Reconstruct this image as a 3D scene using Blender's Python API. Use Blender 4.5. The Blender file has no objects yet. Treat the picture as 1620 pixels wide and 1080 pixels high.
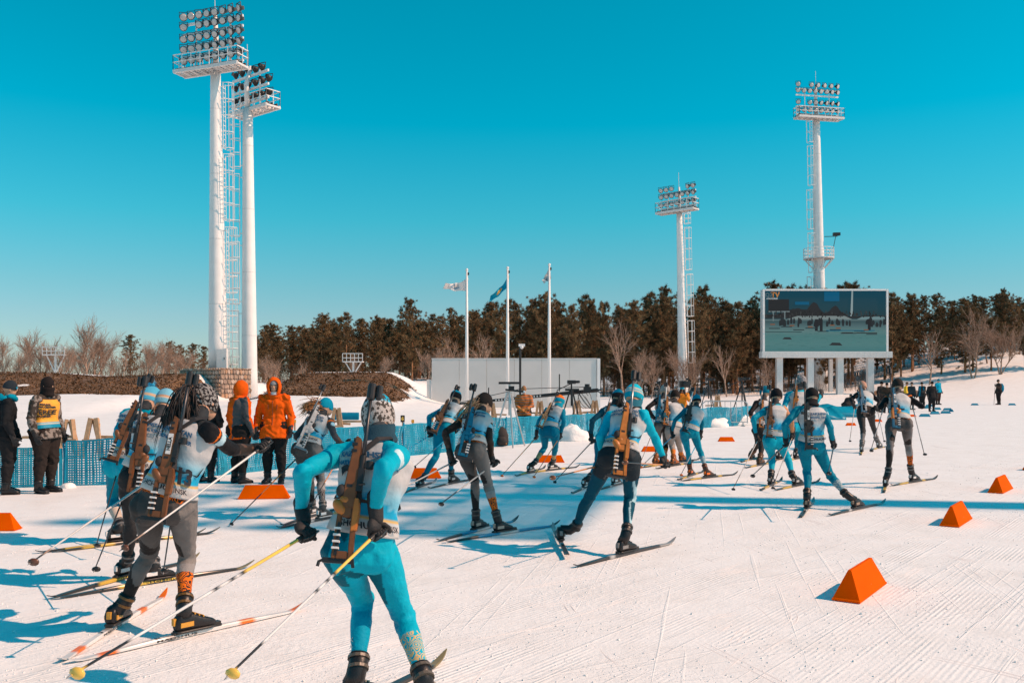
import bpy, bmesh, math, random
import numpy as np
from mathutils import Vector, Matrix, noise, Quaternion
from mathutils.bvhtree import BVHTree
R = math.radians
V = Vector
SC = bpy.context.scene
COL = SC.collection

# ------------------------------------------------------------------ camera
F, HZ, CH = 1450.0, 605.0, 1.65           # focal length and horizon row in photo pixels, eye height
cam = bpy.data.objects.new('camera', bpy.data.cameras.new('camera'))
COL.objects.link(cam)
cam.location = (0, 0, CH)
cam.rotation_euler = (math.pi/2, 0, 0)
cam.data.sensor_width = 36
cam.data.lens = 36*F/1620
cam.data.shift_y = (HZ-540)/1620
cam.data.clip_start = .1
cam.data.clip_end = 4000
SC.camera = cam

# ------------------------------------------------------------------ sky, sun, exposure
SUN_EL = R(42)
SUN_H = V((.988, -.155, 0)).normalized()
world = bpy.data.worlds.new('World'); SC.world = world
world.use_nodes = True
wn = world.node_tree; wn.nodes.clear()
sky = wn.nodes.new('ShaderNodeTexSky'); sky.sky_type = 'NISHITA'; sky.sun_disc = False
sky.sun_elevation = SUN_EL
sky.sun_rotation = math.atan2(SUN_H.x, SUN_H.y)
sky.altitude = 400; sky.air_density = 1.0; sky.dust_density = .3; sky.ozone_density = 2.0
tc = wn.nodes.new('ShaderNodeTexCoord'); sx = wn.nodes.new('ShaderNodeSeparateXYZ')
wn.links.new(tc.outputs['Generated'], sx.inputs[0])
ramp = wn.nodes.new('ShaderNodeValToRGB')
wn.links.new(sx.outputs['Z'], ramp.inputs[0])
SKY_STOPS = [(0.0, (.54, .58, .68)), (.07, (.46, .66, .70)), (.10, (.38, .72, .71)), (.173, (.15, .91, .83)), (.27, (.0, 1.02, .94)), (.38, (.0, 1.05, .93)), (1.0, (.0, 1.0, .9))]
cr = ramp.color_ramp
while len(cr.elements) < len(SKY_STOPS): cr.elements.new(.5)
for e, (p, c) in zip(cr.elements, SKY_STOPS):
    e.position = p; e.color = (*c, 1)
mul = wn.nodes.new('ShaderNodeMix'); mul.data_type = 'RGBA'; mul.blend_type = 'MULTIPLY'
mul.inputs[0].default_value = 1
wn.links.new(sky.outputs[0], mul.inputs[6]); wn.links.new(ramp.outputs[0], mul.inputs[7])
bg = wn.nodes.new('ShaderNodeBackground'); bg.inputs[1].default_value = .134
wo = wn.nodes.new('ShaderNodeOutputWorld')
wn.links.new(mul.outputs[2], bg.inputs[0]); wn.links.new(bg.outputs[0], wo.inputs[0])

sl = bpy.data.lights.new('sun', 'SUN'); sl.energy = 5.0; sl.angle = R(.5); sl.color = (1, .60, .41)
so = bpy.data.objects.new('sun', sl); COL.objects.link(so)
to_sun = SUN_H*math.cos(SUN_EL)+V((0, 0, math.sin(SUN_EL)))
so.rotation_euler = to_sun.to_track_quat('Z', 'Y').to_euler()
so.location = (60, -10, 60)
SC.view_settings.view_transform = 'Standard'; SC.view_settings.look = 'None'
SC.view_settings.exposure = .06; SC.view_settings.gamma = 1
SC.cycles.max_bounces = 6; SC.cycles.diffuse_bounces = 2; SC.cycles.glossy_bounces = 2
SC.cycles.use_denoising = True
SC.cycles.sample_clamp_indirect = 4

# ------------------------------------------------------------------ pixel -> point
CAM = V((0, 0, CH))
def ray(u, v): return V(((u-810)/F, 1, (HZ-v)/F))
def P(u, v, D):
    r = ray(u, v); return CAM+r*(D/r.y)
def G(u, v, z=0.0):
    r = ray(u, v); return CAM+r*((z-CH)/r.z)
def pxm(D): return D/F

# ------------------------------------------------------------------ materials
MATS = {}
def mat(name, col=(.5, .5, .5), rough=.6, metal=0, spec=.4, noise_amt=0, noise_scale=8, bump=0, bump_scale=40, emit=None):
    if name in MATS: return MATS[name]
    m = bpy.data.materials.new(name); m.use_nodes = True
    nt = m.node_tree; b = nt.nodes['Principled BSDF']
    b.inputs['Base Color'].default_value = (*col, 1); b.inputs['Roughness'].default_value = rough
    b.inputs['Metallic'].default_value = metal; b.inputs['Specular IOR Level'].default_value = spec
    if noise_amt or bump:
        t = nt.nodes.new('ShaderNodeTexCoord')
    if noise_amt:
        n = nt.nodes.new('ShaderNodeTexNoise'); n.inputs['Scale'].default_value = noise_scale; n.inputs['Detail'].default_value = 6
        nt.links.new(t.outputs['Object'], n.inputs['Vector'])
        mr = nt.nodes.new('ShaderNodeMapRange'); mr.inputs['From Min'].default_value = .3; mr.inputs['From Max'].default_value = .7
        mr.inputs['To Min'].default_value = 1-noise_amt; mr.inputs['To Max'].default_value = 1+noise_amt*.6
        nt.links.new(n.outputs['Fac'], mr.inputs['Value'])
        mx = nt.nodes.new('ShaderNodeMix'); mx.data_type = 'RGBA'; mx.blend_type = 'MULTIPLY'; mx.inputs[0].default_value = 1
        mx.inputs[6].default_value = (*col, 1)
        nt.links.new(mr.outputs[0], mx.inputs[7]); nt.links.new(mx.outputs[2], b.inputs['Base Color'])
    if bump:
        n2 = nt.nodes.new('ShaderNodeTexNoise'); n2.inputs['Scale'].default_value = bump_scale; n2.inputs['Detail'].default_value = 4
        nt.links.new(t.outputs['Object'], n2.inputs['Vector'])
        bp = nt.nodes.new('ShaderNodeBump'); bp.inputs['Strength'].default_value = bump; bp.inputs['Distance'].default_value = .02
        nt.links.new(n2.outputs['Fac'], bp.inputs['Height']); nt.links.new(bp.outputs[0], b.inputs['Normal'])
    if emit:
        b.inputs['Emission Color'].default_value = (*emit[:3], 1); b.inputs['Emission Strength'].default_value = emit[3]
    MATS[name] = m
    return m
def attr_mat(name, rough=.5, spec=.4, bump=.15, bump_scale=60, pattern=None, pat_scale=20, sheen=0):
    """colour from the mesh attribute Col; where attribute pat is set a woven or printed pattern shows colour Col2"""
    if name in MATS: return MATS[name]
    m = bpy.data.materials.new(name); m.use_nodes = True
    nt = m.node_tree; b = nt.nodes['Principled BSDF']
    b.inputs['Roughness'].default_value = rough; b.inputs['Specular IOR Level'].default_value = spec
    if sheen: b.inputs['Sheen Weight'].default_value = sheen
    a = nt.nodes.new('ShaderNodeAttribute'); a.attribute_name = 'Col'
    t = nt.nodes.new('ShaderNodeTexCoord')
    out = a.outputs['Color']
    if pattern:
        a2 = nt.nodes.new('ShaderNodeAttribute'); a2.attribute_name = 'Col2'
        ap = nt.nodes.new('ShaderNodeAttribute'); ap.attribute_name = 'pat'
        if pattern == 'ornament':      # scroll-like strokes along the contour lines of a noise
            w = nt.nodes.new('ShaderNodeTexNoise'); w.inputs['Scale'].default_value = pat_scale; w.inputs['Detail'].default_value = .4
            nt.links.new(t.outputs['Object'], w.inputs['Vector'])
            sb = nt.nodes.new('ShaderNodeMath'); sb.operation = 'PINGPONG'; sb.inputs[1].default_value = .07
            nt.links.new(w.outputs['Fac'], sb.inputs[0]); src = sb.outputs[0]; lo, hi = .032, .038
        elif pattern == 'camo':
            w = nt.nodes.new('ShaderNodeTexNoise'); w.inputs['Scale'].default_value = pat_scale; w.inputs['Detail'].default_value = 3
            nt.links.new(t.outputs['Object'], w.inputs['Vector']); src = w.outputs['Fac']; lo, hi = .5, .53
        else:  # plaid
            w = nt.nodes.new('ShaderNodeTexWave'); w.wave_type = 'BANDS'; w.bands_direction = 'Z'; w.inputs['Scale'].default_value = pat_scale*.13
            w.inputs['Distortion'].default_value = .5
            nt.links.new(t.outputs['Object'], w.inputs['Vector']); src = w.outputs['Fac']; lo, hi = .45, .6
        mr = nt.nodes.new('ShaderNodeMapRange'); mr.inputs['From Min'].default_value = lo; mr.inputs['From Max'].default_value = hi
        nt.links.new(src, mr.inputs['Value'])
        mm = nt.nodes.new('ShaderNodeMath'); mm.operation = 'MULTIPLY'
        nt.links.new(mr.outputs[0], mm.inputs[0]); nt.links.new(ap.outputs['Fac'], mm.inputs[1])
        mx = nt.nodes.new('ShaderNodeMix'); mx.data_type = 'RGBA'
        nt.links.new(mm.outputs[0], mx.inputs[0]); nt.links.new(out, mx.inputs[6]); nt.links.new(a2.outputs['Color'], mx.inputs[7])
        out = mx.outputs[2]
    n = nt.nodes.new('ShaderNodeTexNoise'); n.inputs['Scale'].default_value = 9; n.inputs['Detail'].default_value = 5
    nt.links.new(t.outputs['Object'], n.inputs['Vector'])
    mr2 = nt.nodes.new('ShaderNodeMapRange'); mr2.inputs['From Min'].default_value = .3; mr2.inputs['From Max'].default_value = .7
    mr2.inputs['To Min'].default_value = .88; mr2.inputs['To Max'].default_value = 1.08
    nt.links.new(n.outputs['Fac'], mr2.inputs['Value'])
    mx2 = nt.nodes.new('ShaderNodeMix'); mx2.data_type = 'RGBA'; mx2.blend_type = 'MULTIPLY'; mx2.inputs[0].default_value = 1
    nt.links.new(out, mx2.inputs[6]); nt.links.new(mr2.outputs[0], mx2.inputs[7])
    nt.links.new(mx2.outputs[2], b.inputs['Base Color'])
    if bump:
        n2 = nt.nodes.new('ShaderNodeTexNoise'); n2.inputs['Scale'].default_value = bump_scale; n2.inputs['Detail'].default_value = 3
        nt.links.new(t.outputs['Object'], n2.inputs['Vector'])
        bp = nt.nodes.new('ShaderNodeBump'); bp.inputs['Strength'].default_value = bump; bp.inputs['Distance'].default_value = .02
        nt.links.new(n2.outputs['Fac'], bp.inputs['Height']); nt.links.new(bp.outputs[0], b.inputs['Normal'])
    MATS[name] = m
    return m

# ------------------------------------------------------------------ mesh building
def tag(o, label=None, cat=None, group=None, kind=None):
    if label: o['label'] = label
    if cat: o['category'] = cat
    if group: o['group'] = group
    if kind: o['kind'] = kind
    return o
def empty(name, loc=(0, 0, 0), rz=0):
    o = bpy.data.objects.new(name, None); COL.objects.link(o)
    o.location = loc; o.rotation_euler = (0, 0, rz); o.empty_display_size = .1
    return o
def frame(d, hint=V((0, 0, 1))):
    d = d.normalized()
    if abs(d.dot(hint)) > .98: hint = V((0, 1, 0)) if abs(d.y) < .9 else V((1, 0, 0))
    x = hint.cross(d).normalized(); y = d.cross(x).normalized()
    return x, y, d
class MB:
    def __init__(s): s.v = []; s.f = []; s.m = []; s.c = []
    def add(s, vs, fs, mi=0, col=None):
        o = len(s.v); s.v += [tuple(p) for p in vs]; s.f += [tuple(i+o for i in f) for f in fs]; s.m += [mi]*len(fs)
        s.c += [col if col is not None else (.5, .5, .5)]*len(vs)
    def box(s, c, sz, rot=None, mi=0, col=None):
        c = V(c); h = V(sz)*.5
        vs = [V((i*h.x, j*h.y, k*h.z)) for i in (-1, 1) for j in (-1, 1) for k in (-1, 1)]
        if rot is not None: vs = [rot @ p for p in vs]
        s.add([p+c for p in vs], [(0, 1, 3, 2), (4, 6, 7, 5), (0, 4, 5, 1), (2, 3, 7, 6), (0, 2, 6, 4), (1, 5, 7, 3)], mi, col)
    def bar(s, a, b, w, d=None, hint=V((0, 0, 1)), mi=0, col=None):
        a = V(a); b = V(b); x, y, z = frame(b-a, hint); d = d or w
        vs = [p+x*(i*w/2)+y*(j*d/2) for p in (a, b) for i, j in ((-1, -1), (1, -1), (1, 1), (-1, 1))]
        s.add(vs, [(3, 2, 1, 0), (4, 5, 6, 7), (0, 1, 5, 4), (1, 2, 6, 5), (2, 3, 7, 6), (3, 0, 4, 7)], mi, col)
    def loft(s, rings, mi=0, cap=True, col=None, closed=False):
        n = len(rings[0]); vs = [p for r in rings for p in r]; fs = []
        for i in range(len(rings)-1):
            for j in range(n):
                k = (j+1) % n
                fs.append((i*n+j, i*n+k, (i+1)*n+k, (i+1)*n+j))
        if cap:
            fs.append(tuple(reversed(range(n)))); fs.append(tuple(range((len(rings)-1)*n, len(rings)*n)))
        s.add(vs, fs, mi, col)
    def tube(s, pts, rad, n=8, mi=0, cap=True, hint=V((0, 0, 1)), round_=False, col=None):
        pts = [V(p) for p in pts]
        if not hasattr(rad, '__len__'): rad = [rad]*len(pts)
        rad = list(rad)
        if round_:
            d0 = (pts[0]-pts[1]).normalized(); d1 = (pts[-1]-pts[-2]).normalized(); r0, r1 = [q if hasattr(q, '__len__') else (q, q) for q in (rad[0], rad[-1])]
            pre = [(pts[0]+d0*(r0[0]*a), (r0[0]*b, r0[1]*b)) for a, b in ((.97, .25), (.8, .6), (.45, .89))]
            post = [(pts[-1]+d1*(r1[0]*a), (r1[0]*b, r1[1]*b)) for a, b in ((.45, .89), (.8, .6), (.97, .25))]
            pts = [p for p, _ in pre]+pts+[p for p, _ in post]; rad = [q for _, q in pre]+rad+[q for _, q in post]
        rings = []; x = None
        for i, p in enumerate(pts):
            d = (pts[min(i+1, len(pts)-1)]-pts[max(i-1, 0)])
            d = d.normalized() if d.length > 1e-9 else V((0, 0, 1))
            if x is None: x, y, _ = frame(d, hint)
            else:
                x = (x-d*x.dot(d)).normalized(); y = d.cross(x)
            r = rad[i]; rx, ry = r if hasattr(r, '__len__') else (r, r)
            rings.append([p+x*(rx*math.cos(2*math.pi*k/n))+y*(ry*math.sin(2*math.pi*k/n)) for k in range(n)])
        s.loft(rings, mi, cap, col)
    def cyl(s, a, b, r, n=12, mi=0, col=None): s.tube([a, b], r, n, mi, col=col)
    def ell(s, c, rad, ax=None, n=14, m=9, mi=0, col=None):
        c = V(c); X, Y, Z = ax or (V((1, 0, 0)), V((0, 1, 0)), V((0, 0, 1)))
        rings = []
        for i in range(m+1):
            t = math.pi*(.04+.92*i/m); r = math.sin(t); z = -math.cos(t)
            rings.append([c+X*(rad[0]*r*math.cos(2*math.pi*k/n))+Y*(rad[1]*r*math.sin(2*math.pi*k/n))+Z*(rad[2]*z) for k in range(n)])
        s.loft(rings, mi, True, col)
    def prism(s, poly, z0, z1, fn=None, mi=0, col=None):
        """poly: 2D outline (counter-clockwise), extruded; fn maps (a,b,c)->point"""
        fn = fn or (lambda a, b, c: V((a, b, c))); n = len(poly)
        vs = [fn(a, b, z0) for a, b in poly]+[fn(a, b, z1) for a, b in poly]
        fs = [tuple(reversed(range(n))), tuple(range(n, 2*n))]+[(i, (i+1) % n, n+(i+1) % n, n+i) for i in range(n)]
        s.add(vs, fs, mi, col)
    def mesh(s, name, origin=None, smooth=False, cols=False):
        me = bpy.data.meshes.new(name)
        vs = s.v if origin is None else [(a-origin[0], b-origin[1], c-origin[2]) for a, b, c in s.v]
        me.from_pydata(vs, [], s.f)
        if any(s.m): me.polygons.foreach_set('material_index', s.m)
        if smooth: me.polygons.foreach_set('use_smooth', [True]*len(s.f))
        if cols:
            a = me.color_attributes.new('Col', 'FLOAT_COLOR', 'POINT')
            a.data.foreach_set('color', np.array([(*c, 1) for c in s.c], dtype=np.float32).ravel())
        me.update()
        return me
    def build(s, name, mats, parent=None, origin=None, smooth=False, cols=False, bevel=0):
        me = s.mesh(name, origin, smooth, cols)
        for m in (mats if isinstance(mats, (list, tuple)) else [mats]): me.materials.append(m)
        return link(name, me, parent, bevel)
def link(name, me, parent=None, bevel=0, loc=None):
    o = bpy.data.objects.new(name, me); COL.objects.link(o)
    if parent: o.parent = parent
    if loc is not None: o.location = loc
    if bevel:
        b = o.modifiers.new('bevel', 'BEVEL'); b.width = bevel; b.segments = 2; b.limit_method = 'ANGLE'
    return o
def copy_tree(o, parent=None):
    c = o.copy(); COL.objects.link(c); c.parent = parent
    for ch in o.children: copy_tree(ch, c)
    return c
def text_mesh(s, size, bold=0.0):
    cu = bpy.data.curves.new('txt', 'FONT'); cu.body = s; cu.size = size; cu.align_x = 'CENTER'; cu.align_y = 'CENTER'
    cu.offset = bold; cu.resolution_u = 2
    o = bpy.data.objects.new('txt', cu); COL.objects.link(o)
    dg = bpy.context.evaluated_depsgraph_get()
    me = bpy.data.meshes.new_from_object(o.evaluated_get(dg))
    vs = [v.co.copy() for v in me.vertices]; fs = [tuple(p.vertices) for p in me.polygons]
    bpy.data.objects.remove(o); bpy.data.curves.remove(cu); bpy.data.meshes.remove(me)
    return vs, fs
def ss(a, b, x):
    t = min(1, max(0, (x-a)/(b-a))); return t*t*(3-2*t)
# ------------------------------------------------------------------ ground
def nz(x, y, s=1.0, z=0.0): return noise.noise(V((x*s, y*s, z)))
def bank(x):      # (first berm, second berm) weights across x
    a = 1-ss(-21.8, -18.9, x)
    b = ss(-18.2, -13.5, x)*(1-ss(-8.6, -4.2, x))
    return a, b
def gz(x, y):
    z = 0.0
    if x < 2 and y > 30:
        a, b = bank(x)
        w = max(a, b, .30*(1-ss(-7, -2, x)))
        foot = .95*ss(38, 55, y)
        rise = 1.45*ss(54+1.2*nz(x, 0, .25), 62, y)
        back = 1-.45*ss(63, 76, y)
        z = max(w, .45*(1-ss(-7, 0, x)))*foot + (a*.95+b)*rise*back
        z += .10*nz(x, y, .22)*ss(40, 50, y)
        z -= .3*math.exp(-((x+26)/4)**2)*ss(56, 62, y)
    if x > 5 and y > 60:
        z += ss(85, 130, y)*(1.2*ss(15, 35, x)+5.6*ss(32, 66, x)) + .15*nz(x, y, .12)*ss(80, 100, y)
    if y > 95 and x <= 15: z += .8*ss(95, 140, y)*ss(-60, 0, x)
    return z
def grassy(x, y):
    a, b = bank(x)
    g = 0
    n = nz(x*.5, y*1.3, .55, 3)
    if y > 44:
        lo1 = 53.2+1.8*nz(x, 0, .3, 7)+1.8*n+.8*nz(x, y, 1.4, 8); hi = 61.6+.25*n
        g = max(ss(lo1, lo1+.5, y)*(1-ss(hi, hi+.3, y))*ss(.35, .6, a),
                ss(51.5+1.3*n+.7*nz(x, y, 1.3, 9), 52.1+1.3*n+.7*nz(x, y, 1.3, 9), y)*(1-ss(61.3+.25*n, 61.6+.25*n, y))*ss(.50+.25*n, .66+.25*n, b))
        if nz(x, y, .8, 11) > .62: g *= .1
    d = ((x-41.5)/3.6)**2+((y-98)/5)**2       # dry patch on the slope to the right
    g = max(g, 1-ss(.5, 1.0, d+.8*nz(x, y, .6, 5)))
    return g
def axis(parts):
    out = []
    for a, b, st in parts:
        n = max(1, round((b-a)/st)); out += [a+(b-a)*i/n for i in range(n)]
    return out+[parts[-1][1]]
gx = axis([(-700, -120, 60), (-120, -44, 4), (-44, 70, .7), (70, 130, 4), (130, 700, 60)])
gy = axis([(-60, 0, 10), (0, 36, 3), (36, 44, 1), (44, 66, .35), (66, 80, 1), (80, 140, 1.2), (140, 300, 20), (300, 1500, 120)])
gv = [(x, y, gz(x, y)) for y in gy for x in gx]
nx = len(gx)
gf = [(j*nx+i, j*nx+i+1, (j+1)*nx+i+1, (j+1)*nx+i) for j in range(len(gy)-1) for i in range(nx-1)]
me = bpy.data.meshes.new('snow_ground'); me.from_pydata(gv, [], gf)
me.polygons.foreach_set('use_smooth', [True]*len(gf))
ga = me.attributes.new('grass', 'FLOAT', 'POINT')
ga.data.foreach_set('value', np.array([grassy(x, y) if 40 < y < 110 and -50 < x < 60 else 0 for x, y, _ in gv], dtype=np.float32))

def snow_material():
    m = bpy.data.materials.new('groomed_snow'); m.use_nodes = True
    nt = m.node_tree; N = nt.nodes.new; L = nt.links.new; b = nt.nodes['Principled BSDF']
    b.inputs['Roughness'].default_value = .55; b.inputs['Specular IOR Level'].default_value = .25
    t = N('ShaderNodeTexCoord')
    def nd(scale, detail=3, rough=.5, vec=None):
        n = N('ShaderNodeTexNoise'); n.inputs['Scale'].default_value = scale; n.inputs['Detail'].default_value = detail
        n.inputs['Roughness'].default_value = rough
        L(vec or t.outputs['Object'], n.inputs['Vector']); return n.outputs['Fac']
    def mrng(src, a, b_, c=0, d=1):
        n = N('ShaderNodeMapRange'); n.inputs['From Min'].default_value = a; n.inputs['From Max'].default_value = b_
        n.inputs['To Min'].default_value = c; n.inputs['To Max'].default_value = d; L(src, n.inputs['Value']); return n.outputs[0]
    def mth(op, a, b_):
        n = N('ShaderNodeMath'); n.operation = op
        for i, q in enumerate((a, b_)):
            if isinstance(q, (int, float)): n.inputs[i].default_value = q
            else: L(q, n.inputs[i])
        return n.outputs[0]
    def mapping(rz, sc=(1, 1, 1), loc=(0, 0, 0)):
        n = N('ShaderNodeMapping'); n.vector_type = 'TEXTURE'; n.inputs['Rotation'].default_value = (0, 0, -rz); n.inputs['Scale'].default_value = [1/q for q in sc]
        n.inputs['Location'].default_value = loc
        L(t.outputs['Object'], n.inputs['Vector']); return n.outputs[0]
    # groomer corduroy runs along (.5,.87): rotate so that x is across it
    mv = mapping(R(38))
    w = N('ShaderNodeTexWave'); w.wave_type = 'BANDS'; w.bands_direction = 'X'; w.inputs['Scale'].default_value = 8.6
    w.inputs['Distortion'].default_value = .8; w.inputs['Detail'].default_value = 1; w.inputs['Detail Scale'].default_value = 1.5
    L(mv, w.inputs['Vector'])
    worn = mrng(nd(.7, 5, .65), .45, .58)
    streak = mrng(nd(1.0, 5, .65, mapping(R(38), (4.2, .16, 1))), .42, .62)
    cord = mth('MULTIPLY', mth('MULTIPLY', w.outputs['Fac'], worn), mrng(streak, 0, 1, .12, 1))
    # long scraped streaks left by skis, several directions
    h = mth('MULTIPLY', cord, .60)
    for rz, k, lo in ((R(38), .40, .60), (R(56), .34, .63), (R(12), .34, .63), (R(78), .3, .64)):
        st = mrng(nd(1.0, 3, .55, mapping(rz, (17, .22, 1), (rz*9, rz*4, 0))), lo, lo+.05)
        h = mth('ADD', h, mth('MULTIPLY', st, k))
    for rz, k in ((R(41), .5), (R(66), .4)):
        st = mrng(nd(1.0, 2, .5, mapping(rz, (30, .12, 1), (rz*5, rz*3, 0))), .66, .69)
        h = mth('SUBTRACT', h, mth('MULTIPLY', st, k))
    h = mth('ADD', h, mth('MULTIPLY', nd(26, 3, .55), .6))
    pit = mrng(nd(55, 2, .5), .60, .72)
    h = mth('SUBTRACT', h, mth('MULTIPLY', mth('MULTIPLY', pit, mrng(nd(1.1, 3), .45, .62)), .8))
    h = mth('ADD', h, mth('MULTIPLY', nd(5, 5, .65), 1.3))
    churn = mrng(nd(.45, 3, .5, mapping(0, (1, 1, 1), (3.3, 1.7, 0))), .50, .62)
    h = mth('ADD', h, mth('MULTIPLY', mth('MULTIPLY', nd(17, 4, .7), churn), 1.5))
    bp = N('ShaderNodeBump'); bp.inputs['Strength'].default_value = .6; bp.inputs['Distance'].default_value = .012
    L(h, bp.inputs['Height']); L(bp.outputs[0], b.inputs['Normal'])
    # colour: clean snow, slightly soiled patches, dry grass where the berm has melted out
    mx = N('ShaderNodeMix'); mx.data_type = 'RGBA'; mx.inputs[6].default_value = (.88, .88, .88, 1); mx.inputs[7].default_value = (.80, .785, .77, 1)
    L(mrng(nd(1.6, 6, .65), .45, .75), mx.inputs[0])
    gcol = N('ShaderNodeValToRGB'); e = gcol.color_ramp.elements
    e[0].position = .32; e[0].color = (.085, .048, .026, 1); e[1].position = .68; e[1].color = (.30, .17, .09, 1)
    L(nd(3.2, 6, .7), gcol.inputs[0])
    at = N('ShaderNodeAttribute'); at.attribute_name = 'grass'
    mx2 = N('ShaderNodeMix'); mx2.data_type = 'RGBA'
    gm = mth('ADD', at.outputs['Fac'], mrng(nd(2.2, 4, .65), .3, .7, -.3, .3))
    L(mrng(gm, .42, .58), mx2.inputs[0]); L(mx.outputs[2], mx2.inputs[6]); L(gcol.outputs[0], mx2.inputs[7])
    L(mx2.outputs[2], b.inputs['Base Color'])
    return m
SNOW = snow_material()
me.materials.append(SNOW)
tag(link('snow_ground', me), kind='structure')

# thin ridges thrown up by skating skis, and crumbs of snow, in front of the camera
rng = random.Random(5)
SNOWP = mat('loose_snow', (.80, .79, .79), .6, spec=.2)
tk = MB()
for i in range(210):
    y = 4.2+rng.random()**1.6*22; x = (rng.random()-.42)*y*1.25
    base = rng.choice((58, 58, 30, 82, 44, 100)); a = R(base+rng.gauss(0, 7)); ln = rng.choice((rng.uniform(.2, .8), rng.uniform(.3, 1.9)))
    cv = rng.gauss(0, .10); w = rng.uniform(.006, .013); n = 14
    for sgn in ((-1, 1) if rng.random() < .5 else (1,)):
        rings = []
        for k in range(n+1):
            t = k/n-.5; aa = a+cv*t*2; px = x+math.cos(a)*ln*t-math.sin(a)*cv*ln*t*t*2; py = y+math.sin(a)*ln*t+math.cos(a)*cv*ln*t*t*2
            d = V((-math.sin(aa), math.cos(aa), 0)); c = V((px, py, 0))+d*(.024*sgn)
            hh = w*.75*math.sin(math.pi*min(.98, max(.02, k/n)))*(.4+.9*abs(noise.noise(V((px*6, py*6, i)))))
            rings.append([c-d*w+V((0, 0, -.003)), c+V((0, 0, hh)), c+d*w+V((0, 0, -.003))])
        vs = [p for r_ in rings for p in r_]
        tk.add(vs, [(k*3+j, k*3+j+1, k*3+j+4, k*3+j+3) for k in range(n) for j in (0, 1)])
tag(tk.build('snow_ridges', SNOWP, smooth=True), 'thin raised ridges and scratches left by skis on the snow', 'snow', kind='stuff')
cb = MB()
for i in range(9000):
    y = 3.6+rng.random()**1.9*15; x = (rng.random()-.5)*y*1.3
    if nz(x, y, .9, 2) < rng.uniform(-.35, .25): continue
    s_ = rng.uniform(.003, .009)*(1.7 if rng.random() < .05 else 1)
    c = V((x, y, s_*.25)); q = Quaternion((rng.gauss(0, 1), rng.gauss(0, 1), rng.gauss(0, 1), rng.gauss(0, 1))).normalized()
    pts = [c+q @ V(p)*s_ for p in ((1, 0, 0), (-1, .2, 0), (0, 1, .1), (.1, -1, 0), (0, 0, .8), (0, 0, -.8))]
    cb.add(pts, [(0, 2, 4), (2, 1, 4), (1, 3, 4), (3, 0, 4), (2, 0, 5), (1, 2, 5), (3, 1, 5), (0, 3, 5)])
tag(cb.build('snow_crumbs', SNOWP), 'loose crumbs of snow scattered over the groomed course', 'snow', kind='stuff')

# dry grass on the berms
gb = MB(); n = 0
while n < 15000:
    x = rng.uniform(-38, -4.5); y = rng.uniform(51.5, 62.2)
    if grassy(x, y) < .6: continue
    n += 1; z = gz(x, y); h_ = rng.uniform(.03, .13); a = rng.uniform(0, 6.28); w = rng.uniform(.02, .06)
    lean = V((rng.gauss(0, .14), rng.gauss(-.08, .12), 0)); d = V((math.cos(a), math.sin(a), 0))*w
    k = rng.random()*max(.1, .5+1.1*nz(x, y, .9, 4)); col = (.08+.30*k, .046+.16*k, .025+.08*k)
    gb.add([V((x, y, z-.02))-d, V((x, y, z-.02))+d, V((x, y, z+h_))+lean], [(0, 1, 2)], col=col)
o = gb.build('dry_grass', attr_mat('dry_grass', .8, .1, 0), cols=True)
tag(o, 'brown dry grass covering the thawed faces of the berms', 'grass', kind='stuff')

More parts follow.
